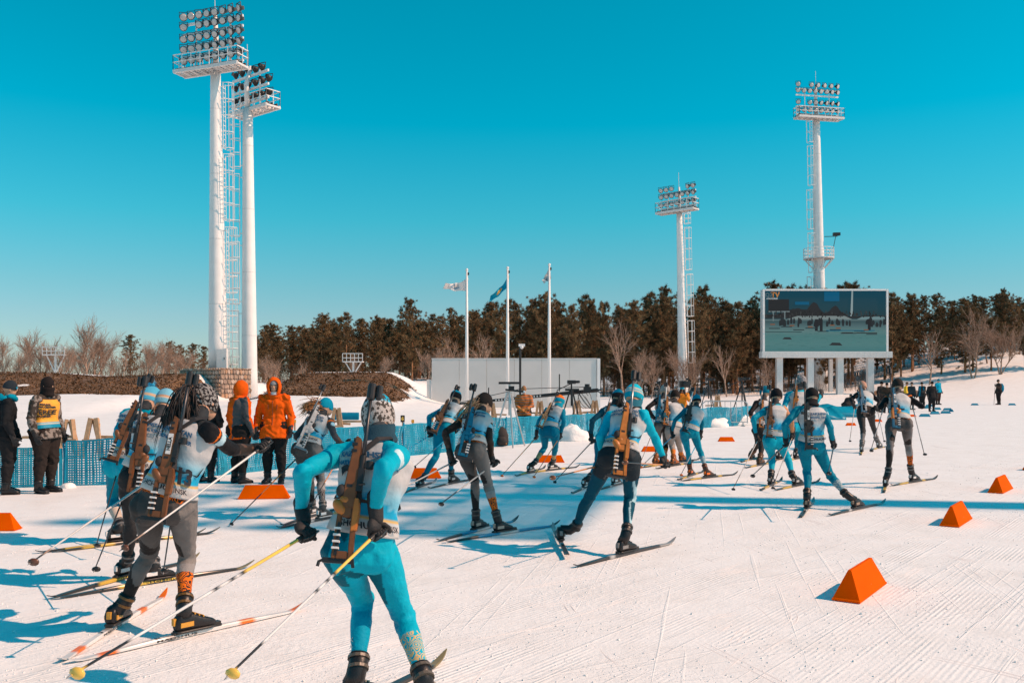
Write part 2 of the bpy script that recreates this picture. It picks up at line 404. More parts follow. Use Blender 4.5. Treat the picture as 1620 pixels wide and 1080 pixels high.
# ------------------------------------------------------------------ trees
BARK = mat('pine_bark', (.36, .18, .095), .9, spec=.1, noise_amt=.5, noise_scale=3)
BIRCH = mat('birch_bark', (.40, .28, .215), .85, spec=.1, noise_amt=.45, noise_scale=4)
NEEDLE = attr_mat('pine_needles', .75, .15, 0)
def pine_proto(seed, h, spread, base, lean=0.0):
    r = random.Random(seed)
    root = empty('pine_tree')
    tr = MB(); n = 9
    bend = [V((lean*(i/n)**2*h+.12*noise.noise(V((seed, i*.5, 0))), .12*noise.noise(V((seed, i*.5, 9))), h*.97*i/n)) for i in range(n+1)]
    tr.tube(bend, [.17*(h/12)*(1-.86*i/n)+.012 for i in range(n+1)], 7)
    nd = MB(); nb = int(26+h*2.4)
    def at(t):
        k = min(n-1, int(t*n)); f = t*n-k; return bend[k].lerp(bend[k+1], f)
    for b in range(nb):
        t = base+(1-base)*((b+r.random())/nb)**.92
        prof = math.sin(math.pi*(.26+.72*(t-base)/(1-base)))
        ln = spread*1.25*(.14+prof)*r.uniform(.45, 1.2)
        if t-base < .18: ln *= r.uniform(.5, 1.1)
        az = r.uniform(0, 6.283); p0 = at(min(t, .97)); up = r.uniform(.05, .55) if t > .6 else r.uniform(-.18, .35)
        dr = V((math.cos(az), math.sin(az), up)); p1 = p0+dr*ln*.55; p2 = p0+V((dr.x, dr.y, up+.25))*ln
        tr.tube([p0, p1, p2], [.035, .022, .01], 4, cap=False)
        dark = .6+.75*r.random()
        nc = 3+int(ln*2.6)
        for c in range(nc):
            q = (c+.6)/nc; pc = p0.lerp(p1, min(1, q*1.9)) if q < .5 else p1.lerp(p2, (q-.5)*2)
            pc = pc+V((r.gauss(0, .26), r.gauss(0, .26), r.gauss(.08, .13)))*(.7+.5*ln/2)
            cs = r.uniform(.26, .50)
            br = dark*r.uniform(.5, 1.35)
            for k in range(44):
                d = V((r.gauss(0, 1), r.gauss(0, 1), r.gauss(.25, .75))).normalized()
                a_ = pc+d*cs*r.uniform(0, .35); e_ = pc+d*cs*r.uniform(.65, 1.15)+V((0, 0, .04))
                sd = d.cross(V((r.gauss(0, 1), r.gauss(0, 1), r.gauss(0, 1)))).normalized()*r.uniform(.018, .042)
                v_ = br*r.uniform(.7, 1.3)
                nd.add([a_-sd, a_+sd, e_], [(0, 1, 2)], col=(.205*v_, .132*v_, .066*v_))
    # a few dead stubs low on the stem
    for b in range(10):
        t = r.uniform(.1, base); az = r.uniform(0, 6.28); p0 = at(t); d = V((math.cos(az), math.sin(az), r.uniform(-.3, .2)))*r.uniform(.3, 1.1)
        tr.tube([p0, p0+d], [.018, .006], 3, cap=False)
    tr.build('trunk', BARK, root, smooth=True)
    nd.build('crown', NEEDLE, root, cols=True)
    return root
def bare_proto(seed, h, stems, spread, name='birch_tree', tw=1.0):
    r = random.Random(seed); root = empty(name)
    tr = MB(); cw = MB()
    def grow(mb, p, d, ln, rad, lev):
        pts = [p]; dd = d.copy(); n = 4
        for i in range(n):
            dd = (dd+V((r.gauss(0, .13), r.gauss(0, .13), r.gauss(.05 if lev < 2 else -.02, .09)))).normalized()
            pts.append(pts[-1]+dd*ln/n)
        mb.tube(pts, [rad*(1-.62*i/n) for i in range(n+1)], 6 if lev == 0 else (4 if lev == 1 else 3), cap=False)
        if lev >= 3: return
        kids = (7, 6, 5)[lev]
        for k in range(int(kids*tw)):
            t = r.uniform(.30 if lev == 0 else .2, 1.0); i = min(n-1, int(t*n)); q = pts[i].lerp(pts[i+1], t*n-i)
            x, y, z = frame(dd); a = r.uniform(0, 6.28); sp = r.uniform(.4, .9)*spread
            nd_ = (dd+(x*math.cos(a)+y*math.sin(a))*sp+V((0, 0, .12))).normalized()
            grow(cw, q, nd_, ln*r.uniform(.42, .66), rad*(.44 if lev == 0 else .52), lev+1)
    for s_ in range(stems):
        a = r.uniform(0, 6.28); tilt = 0 if stems == 1 else r.uniform(.1, .3)
        grow(tr, V((math.cos(a)*.1*(stems > 1), math.sin(a)*.1*(stems > 1), -.1)), V((math.cos(a)*tilt, math.sin(a)*tilt, 1)).normalized(), h*r.uniform(.62, .78), .095*h/6, 0)
    tr.build('trunk', BIRCH, root, smooth=True); cw.build('crown', BIRCH, root, smooth=True)
    return root
PINES = [pine_proto(11, 12, 1.9, .20), pine_proto(12, 12, 2.2, .26), pine_proto(13, 12, 1.6, .32, .03), pine_proto(14, 12, 2.4, .14),
         pine_proto(15, 12, 1.9, .18, -.02), pine_proto(16, 12, 1.7, .06)]
BIRCHES = [bare_proto(31, 6, 1, .8), bare_proto(32, 6, 2, .8, tw=1.3), bare_proto(33, 6, 3, .7, tw=1.35), bare_proto(34, 6, 1, .65, tw=1.75)]
TOP = {q.name: max(v.co.z for ch in q.children for v in ch.data.vertices) for q in PINES+BIRCHES}
used = set()
def plant(proto, loc, h, h0, rz, wide=1.0):
    first = proto.name not in used
    o = proto if first else copy_tree(proto)
    used.add(proto.name)
    o.location = loc; o.rotation_euler = (0, 0, rz); s_ = h/TOP[proto.name]; o.scale = (s_*wide, s_*wide, s_)
    return o
# front pines: photo column of the crown, row of the top, distance
front = [(206, 526, 118), (268, 536, 122), (287, 542, 128), (305, 540, 124), (322, 545, 130), (416, 521, 112), (438, 528, 116), (462, 526, 118), (488, 522, 120),
         (509, 499, 108), (530, 512, 116), (548, 488, 106), (574, 500, 112), (597, 494, 108), (622, 520, 114), (652, 481, 104), (676, 505, 112),
         (697, 495, 106), (716, 500, 110), (748, 486, 108), (770, 494, 114), (792, 480, 106), (816, 470, 110), (838, 478, 118), (858, 470, 108), (884, 468, 112),
         (908, 476, 106), (928, 474, 116), (955, 472, 108), (980, 478, 116), (1003, 468, 106), (1026, 470, 114), (1050, 458, 108), (1098, 462, 104), (1122, 458, 108),
         (1146, 470, 112), (1166, 472, 106), (1190, 464, 110), (1215, 462, 116), (1248, 444, 118), (1282, 446, 122), (1330, 446, 120), (1420, 464, 116),
         (1443, 458, 114), (1462, 462, 122), (1482, 459, 116), (1506, 472, 120), (1522, 468, 118), (1543, 462, 122), (1556, 466, 118), (1576, 461, 122),
         (1590, 458, 118), (1612, 466, 120), (1632, 462, 122), (1655, 466, 120), (-40, 560, 122)]
rng = random.Random(9)
xs_ = [q[0] for q in front]; order = sorted(front)
for u in range(405, 1660, 19):      # more stems between the main ones, their tops a little lower and uneven
    a = max((q for q in order if q[0] <= u), default=order[0]); b = min((q for q in order if q[0] >= u), default=order[-1])
    if 1066 < u < 1094: continue
    front.append((u+rng.uniform(-7, 7), (a[1]+b[1])/2+rng.choice((-15, -8, 2, 10, 18, 26, 34)), rng.uniform(107, 124)))
LBL = {}
def side(u, pairs):
    for lim, s_ in pairs:
        if u < lim: return s_
PSET = [(330, 'beyond the berm, to the left of the twin floodlight towers'), (480, 'behind the second berm, next to the twin floodlight towers'),
        (690, 'behind the brown grassy mound'), (960, 'behind the flagpoles and the pale windbreak panel'), (1075, 'between the windbreak panel and the lone mid floodlight mast'),
        (1205, 'between the mid floodlight mast and the video screen'), (1410, 'behind the video screen'), (9999, 'on the slope beyond the video screen')]
for i, (u, v, D) in enumerate(front):
    p = P(u, v, D); z0 = gz(p.x, D)
    o = plant(PINES[i % 6] if v > 470 or i % 2 else PINES[(i*5+1) % 5], (p.x, D, z0-.1), p.z-z0, 12, rng.uniform(0, 6.28), rng.uniform(.72, 1.05) if p.z-z0 > 8 else 1.1)
    tag(o, 'front row pine '+side(u, PSET), 'tree', 'front pines '+side(u, PSET))
for i in range(175):
    u = rng.uniform(400, 1680) if i < 120 else rng.uniform(1130, 1680); D = rng.uniform(118, 165); top = 505 if u < 520 else (492 if u < 780 else 478)
    v = top+rng.uniform(2, 48); p = P(u, v, D); z0 = gz(p.x, D)
    o = plant(PINES[rng.choice((0, 3, 5, 5, 4, 1))], (p.x, D, z0-.1), p.z-z0, 12, rng.uniform(0, 6.28), 1.15)
    tag(o, 'pine of the back rows '+side(u, PSET), 'tree', 'back pines '+side(u, PSET))
BSET = [(340, 'on the far side of the first berm'), (480, 'standing behind the grassy mound next to the twin towers'), (690, 'behind the crest of the grassy mound'), (1000, 'poking up behind the windbreak panel'),
        (1230, 'in front of the pines near the mid floodlight mast'), (1510, 'at the forest edge beyond the video screen'), (9999, 'on the open snow slope before the forest')]
birch = [(8, 535, 82, 3), (-14, 545, 84, 2), (28, 556, 80, 2), (48, 524, 84, 3), (62, 532, 83, 2), (76, 545, 80, 3), (96, 548, 80, 2), (112, 552, 78, 3), (140, 503, 82, 3), (150, 520, 85, 2), (162, 535, 84, 3), (128, 545, 83, 2), (230, 545, 83, 3), (264, 546, 85, 3), (290, 556, 84, 2), (178, 560, 80, 1), (195, 556, 80, 0), (240, 538, 84, 2), (255, 548, 82, 1),
         (276, 552, 86, 0), (422, 556, 82, 1), (436, 558, 80, 2), (480, 566, 80, 1), (560, 555, 82, 1), (605, 556, 80, 2), (680, 540, 84, 2), (708, 524, 86, 1), (724, 545, 84, 0), (762, 520, 96, 0), (985, 500, 100, 0), (1015, 545, 92, 3), (1030, 550, 94, 3),
         (1082, 540, 98, 2), (1150, 540, 98, 0), (1210, 560, 98, 1), (1470, 516, 104, 0), (1540, 480, 105, 1), (1562, 487, 112, 0), (1582, 498, 106, 2), (1606, 486, 116, 0), (1625, 520, 108, 1)]
for i, (u, v, D, k) in enumerate(birch):
    if u < 300: v -= 11
    p = P(u, v, D); z0 = gz(p.x, D)
    o = plant(BIRCHES[k], (p.x, D, z0-.05), p.z-z0, 6, rng.uniform(0, 6.28), 1.0)
    tag(o, 'bare pale birch '+side(u, BSET), 'tree', 'bare birches '+side(u, BSET))
# forest floor bushes: the tangle of bare saplings low along the edge of the wood reads as one mass
ug = MB(); rng = random.Random(4)
for i in range(4200):
    u = rng.uniform(-10, 1640); D = rng.uniform(104, 118) if u > 420 else rng.uniform(84, 110)
    x = (u-810)/F*D; z = gz(x, D); h_ = rng.uniform(.6, 3.0)*(.5 if u > 1400 else 1)
    if 1370 < u and (D < 114 or rng.random() < .7): continue
    d = V((rng.gauss(0, .16), rng.gauss(0, .16), 1)); k = rng.uniform(.7, 1.4)
    c = (.12*k, .075*k, .05*k)
    a0 = V((x, D, z-.05)); ug.tube([a0, a0+d*h_*.5, a0+(d+V((rng.gauss(0, .15), 0, 0)))*h_], [.018, .013, .005], 3, cap=False, col=c)
    for q in range(4):
        t = rng.uniform(.3, .9); b0 = a0+d*h_*t; e = V((rng.gauss(0, .5), rng.gauss(0, .5), rng.uniform(.2, .8)))*h_*.35
        ug.tube([b0, b0+e], [.01, .004], 3, cap=False, col=c)
tag(ug.build('undergrowth', attr_mat('twigs', .85, .1, 0), cols=True), 'tangle of brown bare saplings along the foot of the pine wood', 'bushes', kind='stuff')
def thin_plastic(m, c, k, src=None):      # hollow moulded shell: some sunlight comes through the plastic
    nt = m.node_tree; b = nt.nodes['Principled BSDF']; t = nt.nodes.new('ShaderNodeBsdfTranslucent'); t.inputs[0].default_value = (*c, 1)
    if src: nt.links.new(src, t.inputs[0])
    x = nt.nodes.new('ShaderNodeMixShader'); x.inputs[0].default_value = k; o = nt.nodes['Material Output']
    nt.links.new(b.outputs[0], x.inputs[1]); nt.links.new(t.outputs[0], x.inputs[2]); nt.links.new(x.outputs[0], o.inputs[0])
# ------------------------------------------------------------------ floodlight towers
WHITE = mat('white_paint', (.80, .79, .78), .45, noise_amt=.06, noise_scale=1.5)
WHITE2 = mat('white_galvanised', (.70, .69, .68), .4, noise_amt=.1)
BLACK = mat('black_metal', (.02, .02, .022), .45)
LENS = mat('lamp_glass', (.56, .54, .53), .12, spec=.8)
DKRUST = mat('dark_deck', (.10, .06, .045), .7)
lamp_mb = MB()      # bowl opening along +Y
prof = [(-.26, .05), (-.22, .14), (-.10, .22), (.02, .255), (.06, .275), (.075, .275)]
lamp_mb.loft([[V((r_*math.cos(2*math.pi*k/14), y_, r_*math.sin(2*math.pi*k/14))) for k in range(14)] for y_, r_ in prof], cap=True)
for s_ in (-1, 1): lamp_mb.bar((s_*.29, 0, -.02), (s_*.29, -.05, .34), .03, .05)
lamp_mb.bar((-.3, -.05, .34), (.3, -.05, .34), .04, .04, hint=V((0, 1, 0)))
lamp_mb.box((0, -.3, 0), (.2, .14, .22))
LAMP = lamp_mb.mesh('lamp', smooth=False); LAMP.materials.append(BLACK)
lens_mb = MB()
lens_mb.loft([[V((r_*math.cos(2*math.pi*k/14), y_, r_*math.sin(2*math.pi*k/14))) for k in range(14)] for y_, r_ in ((.078, .25), (.095, .18), (.102, .05))], cap=True)
LENSM = lens_mb.mesh('lens', smooth=True); LENSM.materials.append(LENS)

def cage(mb, p0, dz, out, lat, gap=.62, w=.36):
    """caged ladder section from p0 up dz metres; out = unit vector away from the mast"""
    for s_ in (-1, 1): mb.bar(p0+lat*(w/2*s_), p0+lat*(w/2*s_)+V((0, 0, dz)), .045, .045)
    k = 0
    while k*.33 < dz:
        mb.bar(p0+lat*(-w/2)+V((0, 0, k*.33)), p0+lat*(w/2)+V((0, 0, k*.33)), .03); k += 1
    nh = max(2, int(dz/.95)); arc = [R(a) for a in (0, 40, 90, 140, 180)]
    hoops = []
    for i in range(nh+1):
        z = V((0, 0, dz*i/nh)); pts = [p0+z+lat*(.38*math.cos(a))+out*(.72*math.sin(a)) for a in arc]
        mb.tube(pts, .028, 4); hoops.append(pts)
    for j in (1, 2, 3):
        for i in range(nh): mb.bar(hoops[i][j], hoops[i+1][j], .04, .02)

def tower(label, base, z_deck, z_top, r0, r1, yaw, rows, width, row_z, lad_dir, aim, lean=0, z_lad0=1.5, curved=False, group=None):
    root = empty('floodlight_tower', base); tag(root, label, 'floodlight', group)
    lat = V((math.cos(yaw), math.sin(yaw), 0)); nrm = V((math.sin(yaw), -math.cos(yaw), 0))   # nrm: side the lamps face
    m = MB(); ns = 12
    zs = [z_deck*i/ns for i in range(ns+1)]
    m.tube([V((0, 0, z)) for z in zs], [r0+(r1-r0)*z/z_deck for z in zs], 20)
    shaft = m.build('mast', WHITE, root, smooth=True)
    for i in range(1, 5):
        m = MB(); z = z_deck*i/4.6; r_ = (r0+(r1-r0)*z/z_deck)*1.012
        m.tube([V((0, 0, z-.03)), V((0, 0, z+.03))], r_+.004, 20); m.build('mast_joint', WHITE2, shaft)
    root.rotation_euler = (0, -R(lean), 0)
    # head post
    m = MB(); m.tube([V((0, 0, z_deck)), V((0, 0, z_deck+(z_top-z_deck)*.55))+nrm*(-.1), V((0, 0, z_top))+nrm*(.3 if curved else 0)], [r1*.62, r1*.5, r1*.32], 14)
    m.build('head_post', WHITE, root, smooth=True)
    m = MB(); m.cyl(V((0, 0, z_top)), V((0, 0, z_top+1.6)), .025, 6); m.build('lightning_rod', WHITE2, root)
    # service deck with railing
    m = MB(); dc = V((0, 0, z_deck))+nrm*.55; W = width/2+.35
    rot = Matrix((lat, nrm, V((0, 0, 1)))).transposed()
    for i in range(int(2*W/.24)): m.box(dc+lat*(-W+.12+.24*i)+V((0, 0, -.05)), (.10, 1.24, .05), rot)
    for s_ in (-.6, .6): m.bar(dc+nrm*s_-lat*W+V((0, 0, -.1)), dc+nrm*s_+lat*W+V((0, 0, -.1)), .14, .24)
    for i in range(9): m.bar(dc+lat*(W*(i/4-1))-nrm*.6+V((0, 0, -.12)), dc+lat*(W*(i/4-1))+nrm*.6+V((0, 0, -.12)), .08, .12)
    m.build('deck', WHITE2, root)
    m = MB()
    for i in range(3): m.box(dc+nrm*(-.4+.4*i)+V((0, 0, .08)), (2*W-.1, .1, .14), rot)
    m.build('cable_tray', DKRUST, root)
    m = MB(); corners = [(-1, -1), (1, -1), (1, 1), (-1, 1)]
    cp = [dc+lat*(W*a)+nrm*(.62*b) for a, b in corners]
    for i in range(4):
        a, b = cp[i], cp[(i+1) % 4]; n_ = max(2, int((b-a).length/.75))
        for zz in (.55, 1.05): m.bar(a+V((0, 0, zz)), b+V((0, 0, zz)), .05)
        for k in range(n_+1):
            q = a.lerp(b, k/n_); m.bar(q, q+V((0, 0, 1.05)), .045)
    m.build('railing', WHITE, root)
    # lamp bars and lamps
    bars = MB()
    for rz_, n_, skip in rows:
        z = z_deck+rz_
        bars.bar(V((0, 0, z))-lat*(width/2+.2)+nrm*.25, V((0, 0, z))+lat*(width/2+.2)+nrm*.25, .12, .16)
    for a in (-.62, .62):
        bars.bar(V((0, 0, z_deck))+lat*(width/2*a)+nrm*.2, V((0, 0, z_deck+rows[-1][0]+.2))+lat*(width/2*a)+nrm*.2, .08)
    for rz_, n_, skip in rows[::2]:
        bars.bar(V((0, 0, z_deck+rz_-.1)), V((0, 0, z_deck+rz_))+nrm*.25, .1)
    bars.build('lamp_frame', WHITE, root)
    rr = random.Random(int(z_deck*7+yaw*10))
    for ri, (rz_, n_, skip) in enumerate(rows):
        for k in range(n_):
            if k in skip: continue
            lo = link('lamp', LAMP, root)
            f = k/(n_-1)-.5
            lo.location = V((0, 0, z_deck+rz_+.48))+lat*(f*width)+nrm*.45
            yy = aim[0]+aim[1]*f+rr.gauss(0, 6)
            d = Matrix.Rotation(R(yy), 3, 'Z') @ nrm; d = V((d.x, d.y, -math.tan(R(aim[2]+rr.gauss(0, 4)-ri*3))))
            q = d.to_track_quat('Y', 'Z'); lo.rotation_mode = 'QUATERNION'; lo.rotation_quaternion = q
            link('lens', LENSM, lo)
    # caged ladder in sections
    out = V((math.cos(lad_dir), math.sin(lad_dir), 0)); lt = V((-out.y, out.x, 0))
    z = z_lad0; i = 0
    while z < z_deck-1.2:
        dz = min(4.6, z_deck-.3-z); m = MB()
        rr_ = r0+(r1-r0)*z/z_deck
        cage(m, out*(rr_+.16)+V((0, 0, z))+lt*(.1 if i % 2 else -.1), dz, out, lt)
        for zz in (.2, dz-.2): m.bar(out*(rr_-.08)+V((0, 0, z+zz)), out*(rr_+.2)+V((0, 0, z+zz)), .06)
        m.build('ladder_cage', WHITE, root); z += dz+.5; i += 1
    return root

def tz(v, D): return P(810, v, D).z
D1 = 65.0; b1 = P(345, 580, D1)
tower('tall white floodlight tower with five rows of lamps on the corner of the stone plinth', (b1.x, D1, 2.6), tz(112, D1)-2.6, tz(14, D1)-2.6, .66, .34, R(-20),
      [(.35, 8, ()), (1.15, 8, ()), (1.9, 8, ()), (2.75, 8, (1,)), (3.45, 8, ())], 4.7, 0, R(-8), (0, -45, 26), z_lad0=.3, lean=.5)
D2 = 69.0; b2 = P(395, 600, D2)
tower('white floodlight tower with lamps turned away, just behind the stone plinth', (b2.x, D2, gz(b2.x, D2)-.2), tz(172, D2)-gz(b2.x, D2)+.2, tz(104, D2)-gz(b2.x, D2)+.2, .60, .36, R(142),
      [(.5, 6, ()), (1.5, 6, ()), (2.5, 6, (0,))], 4.0, 0, R(200), (0, -40, 22), z_lad0=2.0, curved=True, lean=.4)
D3 = 101.0; b3 = P(1081, 600, D3)
tower('slender white floodlight mast standing alone among the pines', (b3.x, D3, gz(b3.x, D3)-.2), tz(334, D3)-gz(b3.x, D3)+.2, tz(296, D3)-gz(b3.x, D3)+.2, .56, .32, R(-40),
      [(.35, 7, ()), (1.25, 7, ()), (2.0, 7, (3, 4))], 4.0, 0, R(-20), (0, -40, 24), z_lad0=4, lean=1.2)
D4 = 108.0; b4 = P(1299, 610, D4)
t4 = tower('white floodlight tower rising behind the big video screen', (b4.x, D4, gz(b4.x, D4)-.2), tz(188, D4)-gz(b4.x, D4)+.2, tz(134, D4)-gz(b4.x, D4)+.2, .82, .38, R(14),
      [(.35, 8, ()), (1.25, 8, (1,)), (2.6, 8, ()), (3.3, 7, (1,))], 5.2, 0, R(196), (0, 50, 24), z_lad0=9, lean=1.0)
zp = tz(410, D4)-t4.location.z
m = MB(); m.tube([V((0, 0, zp)), V((0, 0, zp+.12))], 1.75, 20); 
for k in range(8):
    a = 2*math.pi*k/8; m.bar(V((math.cos(a)*1.7, math.sin(a)*1.7, zp)), V((math.cos(a)*.7, math.sin(a)*.7, zp-1.1)), .09)
m.build('ring_platform', WHITE2, t4)
m = MB()
for zz in (.45, .85, 1.25):
    m.tube([V((1.72*math.cos(2*math.pi*k/20), 1.72*math.sin(2*math.pi*k/20), zp+zz)) for k in range(21)], .035, 4)
for k in range(14):
    a = 2*math.pi*k/14; m.bar(V((1.72*math.cos(a), 1.72*math.sin(a), zp)), V((1.72*math.cos(a), 1.72*math.sin(a), zp+1.28)), .06)
m.build('ring_railing', WHITE, t4)
m = MB(); m.bar(V((.6, -.3, zp+2.6)), V((2.1, -.4, zp+2.6)), .07); m.box((2.0, -.4, zp+2.85), (.8, .4, .35)); m.bar(V((1.72, 0, zp+1.2)), V((1.9, -.4, zp+2.6)), .05)
m.build('camera_arm', BLACK, t4)
# the tower outside the frame on the right whose shadow crosses the course
tower('white floodlight tower beside the course, its shadow lying over the snow', (27.6, 9.0, 0), 25.2, 29.6, .55, .36, R(76),
      [(.6, 6, ()), (1.6, 6, ()), (2.7, 6, (2,)), (3.8, 6, ())], 6.4, 0, R(180), (0, -45, 26))

# cabinet fixed at the foot of the first tower
c_ = P(351, 570, D1-1.3)
m = MB(); m.box((0, 0, .7), (.72, .4, 1.35)); o = m.build('electrical_cabinet', WHITE2, bevel=.02); o.location = (c_.x, D1-1.2, 2.62)
tag(o, 'pale grey electrical cabinet on the stone plinth', 'cabinet')
m = MB(); m.box((.2, -.21, .7), (.05, .02, .16)); m.build('handle', BLACK, o)

# ------------------------------------------------------------------ stone plinth
MORT = mat('mortar', (.16, .13, .11), .9, noise_amt=.3)
pl = empty('stone_plinth', (0, 0, 0))
pA = P(285, 600, 66.5); pB = P(349, 600, 62.0); pC = P(397, 600, 65.5)
pA.z = pB.z = pC.z = 0; pD = pA+pC-pB
poly = [(p.x, p.y) for p in (pA, pB, pC, pD)]; zt = tz(582, 63)
m = MB(); m.prism(poly, .2, zt-.05); m.build('core', MORT, pl)
rng = random.Random(21)
stone_m = [mat('stone_%d' % i, c, .85, noise_amt=.25, noise_scale=6, bump=.4, bump_scale=9) for i, c in enumerate(((.42, .30, .23), (.34, .24, .18), (.48, .37, .30), (.28, .20, .16), (.40, .24, .15)))]
for (a, b) in ((pA, pB), (pB, pC)):
    d = b-a; ln = d.length; d.normalize(); nrm = V((d.y, -d.x, 0))
    z = .55; row = 0
    while z < zt-.08:
        hh = min(rng.uniform(.26, .38), zt-z); x = -rng.uniform(0, .2)
        while x < ln:
            w = rng.uniform(.24, .6); x0, x1 = max(0, x), min(ln, x+w)
            if x1-x0 > .08:
                cx, cz = (x0+x1)/2, z+hh/2; n_ = 8; pts = []
                for k in range(n_):
                    an = 2*math.pi*(k+.5)/n_; q = 1/max(abs(math.cos(an)), abs(math.sin(an)))
                    q = min(q, 1.22)
                    pts.append((cx+math.cos(an)*q*(x1-x0)/2*.94*rng.uniform(.9, 1.03), cz+math.sin(an)*q*hh/2*.94*rng.uniform(.9, 1.03)))
                pr = rng.uniform(.03, .09); mb = MB()
                f0 = [a+d*p+V((0, 0, q))+nrm*-.02 for p, q in pts]; f1 = [a+d*(cx+(p-cx)*.86)+V((0, 0, cz+(q-cz)*.86))+nrm*(pr*rng.uniform(.8, 1.15)) for p, q in pts]
                mb.loft([f0, f1]); mb.build('stone', rng.choice(stone_m), pl)
            x += w
        z += hh; row += 1
tag(pl, 'rough fieldstone plinth at the foot of the twin floodlight towers', 'plinth')

# ------------------------------------------------------------------ windbreak panel and flagpoles
DW = 60.0
GREYP = mat('grey_panel', (.64, .625, .61), .6, noise_amt=.05, noise_scale=.8)
wb = empty('windbreak_panel', (0, 0, 0)); tag(wb, 'large plain grey windbreak panel behind the flagpoles', 'panel')
zt = tz(568, DW); x0, x1 = P(683, 600, DW).x, P(944, 600, DW).x
m = MB(); n_ = 6
for i in range(n_):
    a = x0+(x1-x0)*i/n_; b = x0+(x1-x0)*(i+1)/n_
    mb = MB(); mb.box(((a+b)/2, DW, zt/2), (b-a-.015, .12, zt)); mb.build('sheet', GREYP, wb, bevel=.01)
m = MB(); m.box((x1+.12, DW-.02, zt/2+.02), (.2, .2, zt+.06)); m.build('edge_post', WHITE, wb)
m = MB(); m.box((x0-.17, DW+.02, tz(600, DW)/2), (.3, .1, tz(600, DW))); m.build('side_flap', GREYP, wb)
m = MB(); m.box(((x0+x1)/2, DW, zt+.035), (x1-x0, .16, .06)); m.build('top_cap', WHITE2, wb)
POLEM = mat('pole_paint', (.78, .77, .76), .35)
FLAGW = attr_mat('flag_cloth', .7, .2, .1)
thin_plastic(FLAGW, (1, 1, 1), .45, next(n_ for n_ in FLAGW.node_tree.nodes if n_.type == 'ATTRIBUTE').outputs['Color'])
def flag(label, u, vt, D, pts, cfn, sag):
    b = P(u, 640, D); root = empty('flagpole', (b.x, D, gz(b.x, D))); tag(root, label, 'flagpole', None)
    h_ = tz(vt, D)-root.location.z
    m = MB(); m.tube([V((0, 0, 0)), V((0, 0, h_*.5)), V((0, 0, h_))], [.11, .095, .06], 12); m.ell((0, 0, h_+.05), (.09, .09, .09)); m.build('pole', POLEM, root, smooth=True)
    m = MB(); m.box((.09, 0, h_-.2), (.1, .08, .16)); m.build('pulley', BLACK, root)
    # cloth: hoist top, hoist bottom, fly top, fly bottom given in photo pixels
    A, B, C_, E = [P(q, w, D)-root.location for q, w in pts]
    m = MB(); nu, nv = 26, 12; vs = []; cs = []
    for i in range(nu+1):
        for j in range(nv+1):
            s_, t = i/nu, j/nv
            top = A.lerp(C_, s_); bot = B.lerp(E, s_); p = top.lerp(bot, t)
            p = p+V((0, .28*math.sin(s_*9+t*2.2+u)*s_+.15*math.sin(s_*4), -sag*math.sin(math.pi*s_)+.03*math.sin(s_*14+t*4)))
            vs.append(p); cs.append(cfn(s_, t))
    m.add(vs, [(i*(nv+1)+j, (i+1)*(nv+1)+j, (i+1)*(nv+1)+j+1, i*(nv+1)+j+1) for i in range(nu) for j in range(nv)])
    m.c = cs; o = m.build('flag', FLAGW, root, smooth=True, cols=True)
    so_ = o.modifiers.new('thick', 'SOLIDIFY'); so_.thickness = .006
def f_white(s, t):
    d = math.hypot((s-.5)*1.5, t-.45); a = math.atan2(t-.45, (s-.5)*1.5)
    if .2 < d < .33 and -1.2 < a < 2.6: return (.25, .42, .55)
    if .08 < d < .16: return (.6, .45, .4)
    return (.86, .84, .83)
def f_blue(s, t):
    d = math.hypot((s-.5)*1.6, t-.5)
    if d < .22: return (.75, .45, .12)
    if s < .08 and int(t*12) % 2: return (.7, .45, .12)
    return (.0, .40, .58)
def f_plain(s, t): return (.72, .70, .69) if t < .5 else (.35, .5, .58)
flag('flagpole with white flag bearing a ring emblem, out in front of the grey panel', 738.5, 428, 57, [(741, 440), (738, 459), (705, 449), (700, 455)], f_white, .1)
flag('flagpole with drooping light blue flag with a golden sun', 803, 425, 57, [(806, 435), (804, 452), (776, 468), (774, 477)], f_blue, .12)
flag('flagpole whose white flag hangs furled against the pole top', 869, 420, 57, [(869, 424), (872, 440), (857, 445), (861, 448)], f_plain, 0)
# dark camera mast with a white dome camera
b = P(823, 640, 58); root = empty('camera_mast', (b.x, 58, gz(b.x, 58))); tag(root, 'thin black mast with small white surveillance camera on top', 'mast')
h_ = tz(548, 58)-root.location.z
m = MB(); m.cyl((0, 0, 0), (0, 0, h_), .075, 10); m.build('pole', BLACK, root)
m = MB(); m.box((.1, -.1, h_+.08), (.4, .25, .16)); m.ell((.1, -.15, h_-.04), (.12, .12, .12)); m.build('camera', WHITE, root)

# ------------------------------------------------------------------ video screen
DS = 100.0
vs_root = empty('video_screen', (0, 0, 0)); tag(vs_root, 'big outdoor video screen on four legs showing the race', 'screen')
X0, X1 = P(1206.5, 500, DS).x, P(1404.5, 500, DS).x; Z0, Z1 = tz(566, DS), tz(458, DS); ZB = tz(556, DS)
m = MB(); fw = .22
m.box(((X0+X1)/2, DS+.5, (ZB+Z1)/2), (X1-X0, .9, Z1-ZB)); m.build('cabinet', WHITE2, vs_root)
m = MB()
m.box((X0+fw/2-.02, DS, (ZB+Z1)/2), (fw, .3, Z1-ZB+.06)); m.box((X1-.09, DS, (ZB+Z1)/2), (.22, .3, Z1-ZB+.06)); m.box(((X0+X1)/2+.02, DS, Z1-.04), (X1-X0-fw-.22, .28, .2))
m.build('frame', WHITE, vs_root)
m = MB(); m.box(((X0+X1)/2, DS-.05, (Z0+ZB)/2), (X1-X0+.5, 1.2, ZB-Z0-.02)); m.build('footer', WHITE, vs_root)
